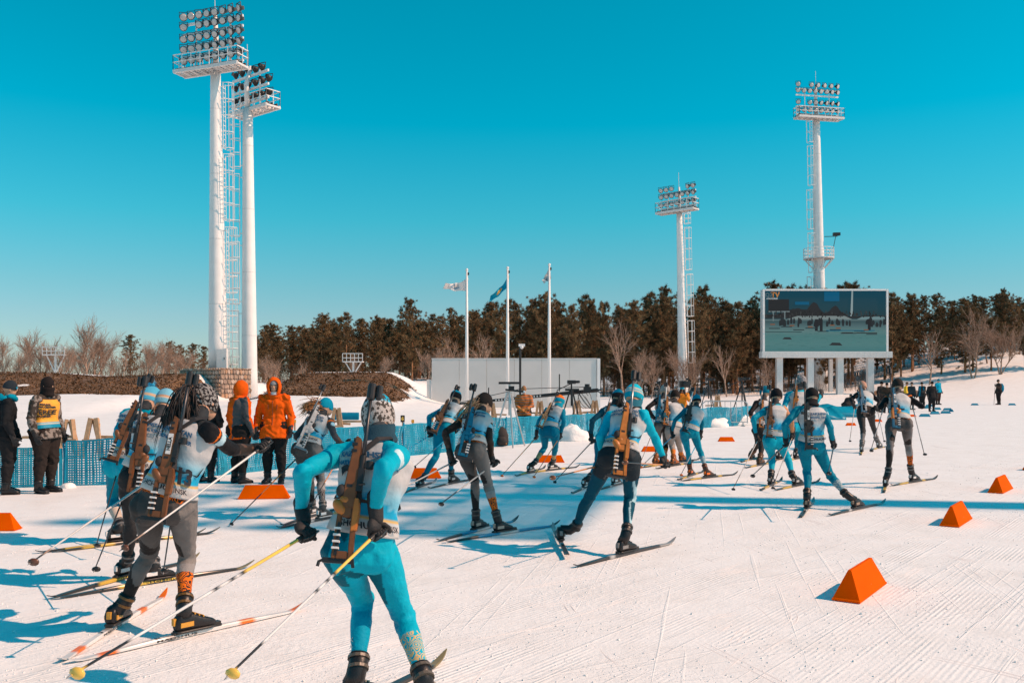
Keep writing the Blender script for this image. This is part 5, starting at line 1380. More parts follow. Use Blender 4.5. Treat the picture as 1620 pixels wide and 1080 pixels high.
def st_shorts(c, pat, bn, tt, fo, la, co, cols):
    k = ((bn == 2) & (tt < .22)) | (((bn == 7) | (bn == 8)) & (tt < .42)); M3(c, k, (.018, .028, .036))
    k2 = ((bn == 8) | (bn == 10)) & (np.abs(la-.75) < .10) & (tt > .42*(bn == 8)); M3(c, k2, (.35, .55, .62)); return c, pat
def st_plain(c, pat, bn, tt, fo, la, co, cols):
    pat[((bn == 10)) & (tt > .45) & (tt < .9)] = cols.get('pat', 0)
    if 'calf' in cols: M3(c, ((bn == 9) | (bn == 10)) & (tt > .42), cols['calf'])
    if 'hipdark' in cols: M3(c, ((bn == 2) & (tt < .12)), cols['hipdark'])
    return c, pat
def banded(*b): return lambda t: next((c for lim, c in b if t <= lim), b[-1][1])
SK_WHITE = banded((.10, (.62, .62, .62)), (.16, ORN), (.36, WHT), (.40, (.25, .25, .25)), (.62, (.66, .65, .64)), (.66, WHT), (.74, ORN), (.93, WHT), (1, ORN))
SK_BLACK = banded((.28, (.03, .03, .03)), (.42, (.55, .36, .05)), (.50, (.03, .03, .03)), (.9, (.03, .03, .03)), (1, (.25, .2, .1)))
SK_YEL = banded((.14, (.03, .03, .03)), (.34, (.52, .34, .05)), (.62, (.03, .03, .03)), (.70, (.5, .33, .05)), (.95, (.035, .032, .03)), (1, (.1, .08, .05)))
SK_DARK = banded((.3, (.03, .03, .03)), (.36, (.4, .4, .4)), (.8, (.04, .04, .045)), (1, (.3, .3, .3)))
SK_BLUE = banded((.25, (.03, .03, .03)), (.45, (.0, .22, .40)), (.6, (.5, .5, .5)), (.9, (.0, .2, .36)), (1, (.05, .05, .05)))
PB_S5 = [(.33, YEL), (.36, BLK), (.39, WHT), (.42, BLK), (.45, WHT), (.48, BLK), (.80, WHT), (.95, BLK), (1, YEL)]
PB_WH = [(.1, (.5, .5, .5)), (.85, (.62, .61, .60)), (.9, (.3, .2, .15)), (1, (.05, .05, .05))]
PB_BK = [(1, (.03, .03, .032))]; PB_BO = [(.35, BLK), (.6, (.72, .2, .03)), (1, BLK)]; PB_OR = [(.6, (.55, .22, .06)), (1, BLK)]; PB_CY = [(.45, (.0, .36, .55)), (.7, (.3, .3, .3)), (1, BLK)]; PB_GR = [(.7, (.4, .4, .4)), (1, BLK)]
STY = dict(cyan=st_cyan, grey=st_grey, shorts=st_shorts, plain=st_plain)
PEOPLE = {}
def vox(D): return .0085 if D < 7 else (.011 if D < 11 else (.015 if D < 20 else .020))
def skier(key, J, soles, who, label, cols, style, skis, poles, rif, hatb=None, hint={}, col2=GOLD, hair=None, gaiter=None, pb=PB_BK, pbask=BLK, skc=SK_DARK, boots=(BLK, WHT, BLK), num=None,
          hy=0, hp=10, pom=None, glv=None, texts=(), tcol=(.02, .02, .02), bibkw={}, girth=1.0, hatlow=110, hatpat=None, lift=(0, 0), scale=None, ears=True, pitch=(0, 0), legg=1.0, stxt=()):
    Jp = {q.split()[0]: tuple(map(float, q.split()[1:3])) for q in J.split(';')}
    Jt, s = solve(Jp, soles, hint, scale)
    D = (Jt['fa'].y+Jt['fb'].y)/2
    tf = torso_fn(Jt, s, 1, girth); fwd = tf[2]; up = tf[3]; lat = tf[4]; hd = head_axes(Jt, fwd, hy, hp)
    base = (G(*soles[0])+G(*soles[1]))/2; root = empty('person', base); tag(root, label, 'person', 'racers on the course')
    m, ring, spine, fwd, up, lat = body_union(Jt, s, 1, girth, 1.0, legg, hd=hd)
    me = remesh(m, vox(D)*s)
    cc = dict(head=SKN, neck=(.03, .035, .04)); cc.update(cols)
    paint_mesh(me, Jt, s, fwd, lat, cc, STY[style], col2)
    me.transform(Matrix.Translation(-base)); me.materials.append(SUIT); link('body', me, root)
    bo = bib(root, tf, s, **bibkw)
    if D < 12:
        bib_text(bo, root, tf, s, 'KAZAKHSTAN', .034*s, .80, R(270), PRB); bib_text(bo, root, tf, s, 'NATIONAL CENTER', .027*s, .72, R(270), PRB); bib_text(bo, root, tf, s, 'SHCHUCHINSK', .036*s, .235, R(275), PRK, .001)
    if num: bib_text(bo, root, tf, s, num[0], num[1], num[2], R(num[3]), PRK, .006)
    if hatb:
        ho = hat(root, Jt['H'], hd, s, hatb, pom=pom, low=hatlow)
        if hatpat: setpat(ho, hatpat)
    if gaiter: wrap(root, Jt['H'], Jt['N'], hd, s, gaiter)
    if hair:
        f, u, r = hd; d = V(hair['d']); ponytail(root, Jt['H']-f*.085*s+u*hair.get('u', .03)+r*hair.get('r', 0), d, hair.get('n', 60), hair['l']*s, hair['c'], hair.get('sp', .03), 3, hair.get('rad', .005), hair.get('g', .35))
    for i, a in enumerate('ab'):
        S = G(*soles[i]); h0 = V((.35, .94, 0))
        if skis[i]:
            h0 = G(*skis[i][1])-G(*skis[i][0]); h0.z = 0
        h0.normalize()
        S = S+h0*.0; Sz = S+V((0, 0, .036+lift[i]))
        boot(root, Sz, Jt['f'+a], Jt['k'+a], h0, *boots, s=s)
        ski(S, h0, skc, '%s ski of the racer %s' % ('left' if a == 'a' else 'right', who), 'skis of the racers', lift=.004+lift[i], pitch=pitch[i], texts=texts, tcol=tcol)
    for i, a in enumerate('ab'):
        pt = poles[i]; ax_ = None
        if pt:
            Gp = Jt['g'+a]; tip = sphere_hit(Gp, pt[0], pt[1], pt[3] if len(pt) > 3 else 1.36*s, pt[2] == 'n')
            if tip.z < .0: tip = G(pt[0], pt[1])
            ax_ = (Gp-tip).normalized()
            pole(Gp, tip, pb, pbask, '%s-hand ski pole of the racer %s' % ('left' if a == 'a' else 'right', who), 'ski poles of the racers', rad=.0085 if D < 9 else .0095)
        glove(root, Jt['w'+a], Jt['g'+a], ax_, s, glv or GLOVEM, side=1 if a == 'a' else -1)
    if rif:
        place_rifle(Jt, s, tf, rif['m'], rif['b'], rif['w'], rif['l']+' of the racer '+who, 'rifles of the racers', grip=rif.get('g'), text=rif.get('t', ''), flip=rif.get('f', 1), barrel=rif.get('bar'))
    PEOPLE[key] = (root, Jt, s, tf)
    return root, Jt, s, tf

# 1 nearest racer, cyan suit
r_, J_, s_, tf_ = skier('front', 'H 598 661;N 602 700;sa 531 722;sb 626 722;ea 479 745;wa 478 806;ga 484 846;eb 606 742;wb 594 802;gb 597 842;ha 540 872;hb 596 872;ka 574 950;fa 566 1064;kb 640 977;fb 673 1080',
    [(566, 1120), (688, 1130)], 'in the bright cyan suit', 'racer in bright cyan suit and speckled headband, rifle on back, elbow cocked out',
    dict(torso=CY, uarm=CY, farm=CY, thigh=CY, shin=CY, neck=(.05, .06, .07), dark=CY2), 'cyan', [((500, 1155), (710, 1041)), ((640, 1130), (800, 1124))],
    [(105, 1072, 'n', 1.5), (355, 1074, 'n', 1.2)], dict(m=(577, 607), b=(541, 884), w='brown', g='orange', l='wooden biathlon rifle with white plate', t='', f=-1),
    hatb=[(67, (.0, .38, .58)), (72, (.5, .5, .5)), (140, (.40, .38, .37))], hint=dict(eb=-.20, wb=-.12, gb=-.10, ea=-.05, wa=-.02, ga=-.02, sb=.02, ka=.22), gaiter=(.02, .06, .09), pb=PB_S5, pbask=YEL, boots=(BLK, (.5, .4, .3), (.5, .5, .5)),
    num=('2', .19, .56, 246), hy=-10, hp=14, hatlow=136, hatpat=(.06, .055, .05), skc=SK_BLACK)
lat_ = tf_[4]
vs, fs = text_mesh('KAZ', .045, .001)
k_, f_ = J_['ka'], J_['fa']; zd = (f_-k_).normalized(); nrm_ = V((-.55, -.83, 0)).normalized(); nrm_ = (nrm_-zd*nrm_.dot(zd)).normalized(); xd = zd.cross(nrm_)
m = MB()
for i, ch in enumerate('KAZ'):
    vs, fs = text_mesh(ch, .032, .001); m.add([k_.lerp(f_, .60+.085*i)+nrm_*.052*s_-xd*p.x-zd*p.y for p in vs], fs)
m.build('lettering', mat('suit_print', (.6, .6, .58), .6), r_, origin=r_.location)
# white plate with a second small plate low on the front rifle
# 2 the trio on the left
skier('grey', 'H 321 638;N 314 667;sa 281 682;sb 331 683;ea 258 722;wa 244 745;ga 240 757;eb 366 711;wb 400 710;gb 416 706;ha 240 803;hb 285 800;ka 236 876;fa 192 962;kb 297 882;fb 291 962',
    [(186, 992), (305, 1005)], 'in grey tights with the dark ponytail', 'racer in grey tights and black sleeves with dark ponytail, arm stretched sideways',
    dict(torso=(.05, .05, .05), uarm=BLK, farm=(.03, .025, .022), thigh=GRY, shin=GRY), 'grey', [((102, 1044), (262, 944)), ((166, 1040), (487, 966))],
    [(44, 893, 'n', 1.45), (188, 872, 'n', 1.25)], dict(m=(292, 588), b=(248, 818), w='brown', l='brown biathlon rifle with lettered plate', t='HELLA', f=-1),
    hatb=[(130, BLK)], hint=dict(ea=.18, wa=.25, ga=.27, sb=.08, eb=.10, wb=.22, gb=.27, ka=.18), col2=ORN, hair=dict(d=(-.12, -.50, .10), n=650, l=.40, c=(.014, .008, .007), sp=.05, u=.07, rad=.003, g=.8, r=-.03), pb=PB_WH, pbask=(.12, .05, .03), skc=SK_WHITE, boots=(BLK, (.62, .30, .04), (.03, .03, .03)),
    num=('13', .13, .38, 318), hatpat=(.24, .24, .24), hatlow=122, texts=(('MADSHUS', .062, -.12),), hy=-10, hp=12)
skier('fischer', 'H 262 638;N 252 658;sa 219 673;sb 268 673;ea 205 705;wa 208 735;ga 212 745;eb 280 708;wb 284 735;gb 282 745;ha 206 756;hb 240 757;ka 207 832;fa 202 888;kb 238 838;fb 244 898',
    [(201, 915), (248, 922)], 'in black tights with the light blue beanie', 'racer in black tights with light blue beanie, middle of the trio',
    dict(torso=BLK, uarm=BLK, farm=BLK, thigh=(.03, .03, .032), shin=(.03, .03, .032)), 'plain', [((113, 950), (332, 890)), ((130, 948), (406, 902))],
    [(148, 905, 'n', 1.4), (258, 908, 'n', 1.4)], dict(m=(240, 596), b=(211, 779), w='brown', l='dark brown biathlon rifle', f=1),
    hatb=[(78, (.16, .42, .56)), (84, (.55, .25, .10)), (88, (.6, .5, .4)), (130, (.16, .40, .52))], hint=dict(ea=.15, wa=.2, ga=.2, eb=.2, wb=.22, gb=.22), hair=dict(d=(-.3, -.8, -.3), n=40, l=.16, c=(.10, .05, .03), u=-.05), skc=SK_BLACK, boots=(BLK, WHT, BLK), texts=(('FISCHER', .075, .02),), tcol=(.75, .52, .08), hy=-30)
skier('pom', 'H 238 632;N 225 650;sa 201 656;sb 243 658;ea 186 684;wa 190 708;ga 194 716;eb 250 684;wb 254 705;gb 254 712;ha 186 738;hb 207 739;ka 178 788;fa 192 836;kb 206 790;fb 216 838',
    [(191, 860), (218, 858)], 'in blue with the pompom hat', 'racer in blue suit with blue pompom hat, hindmost of the trio',
    dict(torso=CY, uarm=CY, farm=CY, thigh=(.0, .22, .33), shin=(.0, .22, .33), calf=(.55, .45, .38)), 'plain', [((120, 880), (355, 852)), ((130, 884), (320, 860))],
    [(151, 867, 'n', 1.35), (225, 880, 'n', 1.35)], dict(m=(232, 590), b=(178, 727), w='brown', l='scuffed brown biathlon rifle', f=-1),
    hatb=[(80, (.08, .40, .58)), (88, (.6, .4, .25)), (130, (.08, .40, .58))], pom=(.05, .40, .62), hint=dict(wa=.15, ga=.18), skc=SK_YEL, boots=(BLK, WHT, BLK), hy=-30)
# 3 racers between the nearest one and the net
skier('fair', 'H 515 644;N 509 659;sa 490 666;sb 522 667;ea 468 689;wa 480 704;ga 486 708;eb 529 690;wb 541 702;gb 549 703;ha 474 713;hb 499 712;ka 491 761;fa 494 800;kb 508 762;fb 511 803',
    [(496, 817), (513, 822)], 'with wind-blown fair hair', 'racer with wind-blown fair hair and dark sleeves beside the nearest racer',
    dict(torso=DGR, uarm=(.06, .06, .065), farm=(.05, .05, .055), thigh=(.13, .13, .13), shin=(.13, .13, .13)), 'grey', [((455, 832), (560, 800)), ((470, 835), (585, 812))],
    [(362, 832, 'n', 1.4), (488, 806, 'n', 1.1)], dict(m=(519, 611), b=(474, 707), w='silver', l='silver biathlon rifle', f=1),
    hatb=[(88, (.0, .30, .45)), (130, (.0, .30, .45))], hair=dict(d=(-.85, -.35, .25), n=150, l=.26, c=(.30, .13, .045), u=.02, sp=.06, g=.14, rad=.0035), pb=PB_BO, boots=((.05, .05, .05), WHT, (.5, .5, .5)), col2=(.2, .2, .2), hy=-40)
skier('panelblue', 'H 721 629;N 718 641;sa 703 648;sb 728 650;ea 679 659;wa 679 681;ga 681 688;eb 732 668;wb 722 680;gb 718 684;ha 696 681;hb 709 682;ka 690 722;fa 668 759;kb 714 712;fb 714 752',
    [(664, 771), (717, 765)], 'in dark blue at the grey panel', 'racer in blue suit pushing off in front of the net, cap with ears',
    dict(torso=TL, uarm=(.0, .25, .37), farm=(.0, .25, .37), thigh=TL, shin=(.0, .15, .23)), 'plain', [((640, 777), (697, 757)), ((673, 775), (736, 762))],
    [(600, 738, 'n', 1.3), (653, 740, 'n', 1.3)], dict(m=(719, 608), b=(686, 683), w='brown', l='slim brown biathlon rifle', f=-1),
    hatb=[(60, (.0, .34, .50)), (74, BLK), (130, BLK)], hint=dict(wa=-.05, ga=-.08), pb=PB_CY, skc=SK_DARK, boots=(BLK, (.4, .4, .4), BLK), hp=5)
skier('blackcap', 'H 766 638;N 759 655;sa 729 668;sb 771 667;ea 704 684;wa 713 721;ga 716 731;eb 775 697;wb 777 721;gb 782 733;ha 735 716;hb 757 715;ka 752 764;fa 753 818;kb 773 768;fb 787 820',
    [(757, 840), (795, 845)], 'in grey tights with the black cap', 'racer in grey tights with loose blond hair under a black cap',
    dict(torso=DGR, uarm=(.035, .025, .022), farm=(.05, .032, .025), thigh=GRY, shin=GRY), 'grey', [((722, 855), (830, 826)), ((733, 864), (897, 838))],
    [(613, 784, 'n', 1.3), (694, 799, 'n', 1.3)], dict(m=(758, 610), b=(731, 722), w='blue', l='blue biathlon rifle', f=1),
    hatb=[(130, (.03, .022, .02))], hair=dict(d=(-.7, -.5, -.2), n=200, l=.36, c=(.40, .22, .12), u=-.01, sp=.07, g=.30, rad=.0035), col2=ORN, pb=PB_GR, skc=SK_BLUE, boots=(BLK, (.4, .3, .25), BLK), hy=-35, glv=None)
skier('orangehat', 'H 885 635;N 882 645;sa 866 649;sb 890 651;ea 852 666;wa 849 684;ga 848 692;eb 892 668;wb 887 684;gb 885 692;ha 862 684;hb 877 684;ka 862 708;fa 845 733;kb 879 708;fb 875 731',
    [(839, 747), (874, 744)], 'with the orange hat', 'racer in teal suit with bright orange hat and gold calves',
    dict(torso=TL, uarm=TL, farm=TL, thigh=(.0, .21, .31), shin=(.0, .21, .31), calf=(.55, .36, .18), hipdark=(.0, .17, .26)), 'plain', [((818, 751), (858, 740)), ((848, 750), (912, 742))],
    [(792, 754, 'n', 1.3), (843, 756, 'n', 1.3)], dict(m=(879, 618), b=(855, 675), w='tan', l='light wooden biathlon rifle', f=-1),
    hatb=[(70, ORN), (130, (.0, .26, .38))], gaiter=(.0, .26, .38), pb=PB_OR, pbask=ORN, skc=SK_YEL, boots=(BLK, WHT, (.6, .6, .6)), hy=-40)
# 4 racer in dark shorts and the one she hides
skier('shorts', 'H 1003 628;N 1001 648;sa 966 660;sb 1017 657;ea 950 692;wa 954 722;ga 957 734;eb 1034 688;wb 1049 723;gb 1051 735;ha 963 726;hb 997 728;ka 932 786;fa 909 838;kb 997 788;fb 991 845',
    [(886, 862), (990, 878)], 'in dark shorts over teal tights', 'racer in dark shorts over teal tights with striped cyan beanie and bright cyan sleeves',
    dict(torso=CY, uarm=(.0, .42, .58), farm=(.0, .42, .58), thigh=(.0, .06, .10), shin=(.0, .06, .10)), 'shorts', [((893, 890), (868, 838)), ((933, 894), (1079, 858))],
    [(870, 756, 'n', 1.3), (985, 731, 'n', 1.2)], dict(m=(995, 586), b=(980, 752), w='orange', l='orange biathlon rifle', f=-1),
    hatb=[(50, (.0, .44, .60)), (56, (.6, .4, .3)), (64, (.0, .44, .60)), (70, (.6, .45, .35)), (78, (.0, .44, .60)), (84, (.6, .45, .35)), (130, (.0, .30, .42))], hint=dict(wa=.12, ga=.16, ea=.0, eb=.05, wb=.1, gb=.1, ka=.02, fa=0), gaiter=(.02, .14, .2), pb=PB_OR, pbask=(.2, .07, .03), skc=SK_DARK, boots=(BLK, (.2, .2, .2), BLK), num=None, hy=-12, lift=(.03, 0))
skier('hidden', 'H 977 628;N 970 641;sa 955 650;sb 982 650;ea 937 665;wa 935 687;ga 937 698;eb 985 672;wb 982 690;gb 980 697;ha 950 695;hb 966 695;ka 946 730;fa 932 757;kb 964 730;fb 973 756',
    [(926, 772), (974, 768)], 'half hidden behind the dark shorts', 'racer in teal with brown hair, half hidden behind the racer in dark shorts',
    dict(torso=TL, uarm=DKT, farm=DKT, thigh=(.0, .17, .26), shin=(.0, .17, .26)), 'plain', [((908, 780), (945, 764)), ((950, 778), (1010, 762))],
    [(875, 764, 'n', 1.3), None], dict(m=(971, 619), b=(955, 672), w='red', l='reddish biathlon rifle', f=1),
    hatb=[(70, (.0, .26, .38)), (130, (.03, .02, .02))], hair=dict(d=(-.3, -.8, -.3), n=60, l=.3, c=(.06, .03, .022), sp=.04, u=0), boots=(BLK, WHT, (.6, .6, .6)), skc=SK_DARK)
# 5 the cluster by the number net
skier('greyhat', 'H 1052 618;N 1049 630;sa 1039 634;sb 1060 635;ea 1024 645;wa 1034 660;ga 1040 664;eb 1068 650;wb 1064 663;gb 1061 668;ha 1042 673;hb 1054 674;ka 1040 700;fa 1038 724;kb 1053 701;fb 1051 724',
    [(1038, 736), (1051, 735)], 'with the pale grey beanie', 'racer with pale grey beanie and dark suit in the pack before the barrier',
    dict(torso=DGR, uarm=BLK, farm=BLK, thigh=(.14, .135, .13), shin=DGR, calf=(.4, .13, .03)), 'plain', [((1005, 746), (1060, 736)), ((1030, 742), (1090, 733))],
    [(1010, 740, 'n', 1.3), None], dict(m=(1047, 603), b=(1040, 668), w='blue', l='blue-stocked biathlon rifle', f=1),
    hatb=[(130, (.34, .30, .28))], boots=((.3, .09, .02), BLK, BLK), skc=SK_YEL)
skier('browncap', 'H 1068 627;N 1066 638;sa 1057 643;sb 1078 643;ea 1049 658;wa 1054 670;ga 1056 675;eb 1083 658;wb 1080 672;gb 1078 677;ha 1059 682;hb 1071 682;ka 1063 705;fa 1066 726;kb 1074 704;fb 1078 722',
    [(1067, 737), (1080, 731)], 'with brown cap and orange gaiters', 'racer with brown cap and orange gaiters behind the blue-hatted racer',
    dict(torso=(.3, .3, .3), uarm=DKT, farm=DKT, thigh=(.32, .29, .27), shin=(.32, .29, .27), calf=(.6, .18, .03)), 'plain', [((1035, 744), (1112, 731)), ((1050, 735), (1130, 722))],
    [None, None], dict(m=(1058, 606), b=(1053, 672), w='orange', l='white-barrelled orange biathlon rifle', f=1, bar=PLATE),
    hatb=[(130, (.03, .022, .02))], boots=((.35, .1, .02), BLK, BLK), skc=SK_YEL)
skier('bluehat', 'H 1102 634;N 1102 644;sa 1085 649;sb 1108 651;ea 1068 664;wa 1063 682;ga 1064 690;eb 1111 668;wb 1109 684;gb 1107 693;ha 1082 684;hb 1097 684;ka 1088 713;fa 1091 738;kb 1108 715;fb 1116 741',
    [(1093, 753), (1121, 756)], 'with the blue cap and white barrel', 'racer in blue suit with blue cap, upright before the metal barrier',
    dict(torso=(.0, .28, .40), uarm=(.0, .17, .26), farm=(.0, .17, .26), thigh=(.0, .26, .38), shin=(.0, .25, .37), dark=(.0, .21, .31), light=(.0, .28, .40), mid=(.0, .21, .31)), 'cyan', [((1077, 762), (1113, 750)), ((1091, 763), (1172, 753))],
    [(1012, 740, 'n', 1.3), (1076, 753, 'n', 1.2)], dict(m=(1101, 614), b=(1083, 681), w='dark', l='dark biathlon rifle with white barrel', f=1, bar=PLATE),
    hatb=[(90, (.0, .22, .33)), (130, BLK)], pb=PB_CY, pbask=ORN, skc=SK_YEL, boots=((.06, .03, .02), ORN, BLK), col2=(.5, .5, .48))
# 6 the cluster in front of the video screen
skier('farleft', 'H 1210 621;N 1207 633;sa 1197 638;sb 1217 639;ea 1187 653;wa 1192 668;ga 1195 673;eb 1222 655;wb 1219 668;gb 1217 673;ha 1199 678;hb 1211 678;ka 1199 701;fa 1191 715;kb 1204 703;fb 1203 724',
    [(1189, 727), (1203, 736)], 'with dark sleeves at the edge of the pack', 'racer with dark sleeves and blue hat at the left edge of the pack',
    dict(torso=DGR, uarm=BLK, farm=(.35, .15, .06), thigh=DGR, shin=DGR), 'plain', [((1180, 738), (1230, 724)), ((1190, 745), (1250, 733))],
    [None, None], dict(m=(1209, 612), b=(1204, 676), w='orange', l='bright orange biathlon rifle', f=1), hatb=[(130, (.0, .17, .26))], boots=((.12, .05, .02), BLK, BLK), skc=SK_YEL)
skier('palehat', 'H 1267 605;N 1263 617;sa 1247 626;sb 1275 625;ea 1240 645;wa 1246 662;ga 1249 667;eb 1291 636;wb 1299 624;gb 1300 619;ha 1250 672;hb 1263 672;ka 1248 698;fa 1236 716;kb 1262 700;fb 1260 716',
    [(1233, 727), (1261, 726)], 'with the pale hat and raised hand', 'racer with pale patterned hat raising a gloved hand, rearmost of the pack',
    dict(torso=CY, uarm=(.0, .29, .42), farm=(.0, .29, .42), thigh=TL, shin=TL), 'plain', [((1185, 741), (1240, 728)), ((1235, 737), (1300, 724))],
    [None, None], dict(m=(1263, 592), b=(1257, 648), w='orange', l='long orange biathlon rifle', f=1), hatb=[(60, (.45, .43, .42)), (130, (.30, .30, .31))], hatpat=(.12, .12, .13), boots=(BLK, WHT, BLK), skc=SK_YEL)
skier('tanarms', 'H 1228 627;N 1226 640;sa 1211 650;sb 1240 648;ea 1192 661;wa 1195 685;ga 1200 694;eb 1251 664;wb 1254 683;gb 1253 692;ha 1216 697;hb 1232 697;ka 1221 722;fa 1220 752;kb 1245 723;fb 1254 754',
    [(1220, 768), (1261, 769)], 'with a tan right sleeve', 'racer in cyan tights with black hat and tan right sleeve',
    dict(torso=CY, uarm_a=(.0, .29, .42), farm_a=(.0, .29, .42), uarm_b=(.55, .26, .13), farm_b=(.55, .26, .13), thigh=CY, shin=CY), 'plain', [((1207, 776), (1238, 761)), ((1232, 778), (1307, 763))],
    [(1158, 776, 'n', 1.35), (1221, 774, 'n', 1.3)], dict(m=(1222, 609), b=(1217, 690), w='brown', l='brown biathlon rifle with steel barrel', f=1), hatb=[(130, BLK)], skc=SK_YEL, boots=(BLK, (.4, .4, .4), BLK), pb=PB_GR, hint=dict(wa=-.05))
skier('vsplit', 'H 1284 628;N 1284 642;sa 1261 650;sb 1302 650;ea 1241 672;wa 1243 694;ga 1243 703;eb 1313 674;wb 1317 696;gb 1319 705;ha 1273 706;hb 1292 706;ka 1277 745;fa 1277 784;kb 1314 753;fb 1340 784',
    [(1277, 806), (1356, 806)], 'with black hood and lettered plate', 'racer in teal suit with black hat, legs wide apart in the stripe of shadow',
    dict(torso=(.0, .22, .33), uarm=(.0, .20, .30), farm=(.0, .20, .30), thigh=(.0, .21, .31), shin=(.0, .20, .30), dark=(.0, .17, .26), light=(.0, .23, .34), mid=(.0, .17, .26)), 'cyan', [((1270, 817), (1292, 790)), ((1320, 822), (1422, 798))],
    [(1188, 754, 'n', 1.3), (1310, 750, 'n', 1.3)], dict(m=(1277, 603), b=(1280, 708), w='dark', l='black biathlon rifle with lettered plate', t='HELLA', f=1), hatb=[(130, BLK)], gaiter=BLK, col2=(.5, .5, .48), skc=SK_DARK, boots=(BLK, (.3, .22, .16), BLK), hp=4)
# 7 the two on the right
skier('blacksleeve', 'H 1364 612;N 1366 621;sa 1357 624;sb 1378 624;ea 1346 631;wa 1350 640;ga 1352 644;eb 1392 636;wb 1386 645;gb 1388 648;ha 1362 652;hb 1376 651;ka 1365 679;fa 1364 702;kb 1381 674;fb 1387 696',
    [(1363, 716), (1391, 709)], 'with black sleeves and pinkish hat', 'racer with black sleeves and pinkish hat beyond the other grey-legged racer',
    dict(torso=BLK, uarm=BLK, farm=BLK, thigh=(.035, .035, .037), shin=(.035, .035, .037), calf=(.16, .16, .165)), 'plain', [((1361, 720), (1368, 700)), ((1378, 714), (1415, 706))],
    [(1344, 699, 'n', 1.3), (1399, 699, 'n', 1.3)], dict(m=(1360, 590), b=(1367, 652), w='blue', l='blue and brown biathlon rifle', f=1), hatb=[(130, (.5, .28, .2))], skc=SK_YEL, boots=((.1, .1, .1), WHT, BLK), pb=PB_GR, hint=dict(ea=.1, eb=.1))
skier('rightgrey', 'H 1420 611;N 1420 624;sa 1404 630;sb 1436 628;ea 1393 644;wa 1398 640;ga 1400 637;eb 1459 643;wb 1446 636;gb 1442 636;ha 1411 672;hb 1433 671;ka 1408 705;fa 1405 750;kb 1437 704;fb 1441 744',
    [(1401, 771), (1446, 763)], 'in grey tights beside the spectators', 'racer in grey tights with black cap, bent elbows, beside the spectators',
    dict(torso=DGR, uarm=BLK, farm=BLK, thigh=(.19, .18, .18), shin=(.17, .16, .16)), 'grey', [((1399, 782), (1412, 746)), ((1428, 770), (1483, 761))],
    [(1377, 715, 'n', 1.35), (1463, 721, 'n', 1.35)], dict(m=(1412, 584), b=(1418, 677), w='blue', l='blue biathlon rifle with orange forend', g='orange', t='HELLA', f=1), hatb=[(130, (.03, .025, .022))], col2=ORN, skc=SK_YEL, boots=(BLK, WHT, BLK), pb=PB_GR, hint=dict(ea=.05, wa=.25, ga=.28, eb=.05, wb=.25, gb=.28))

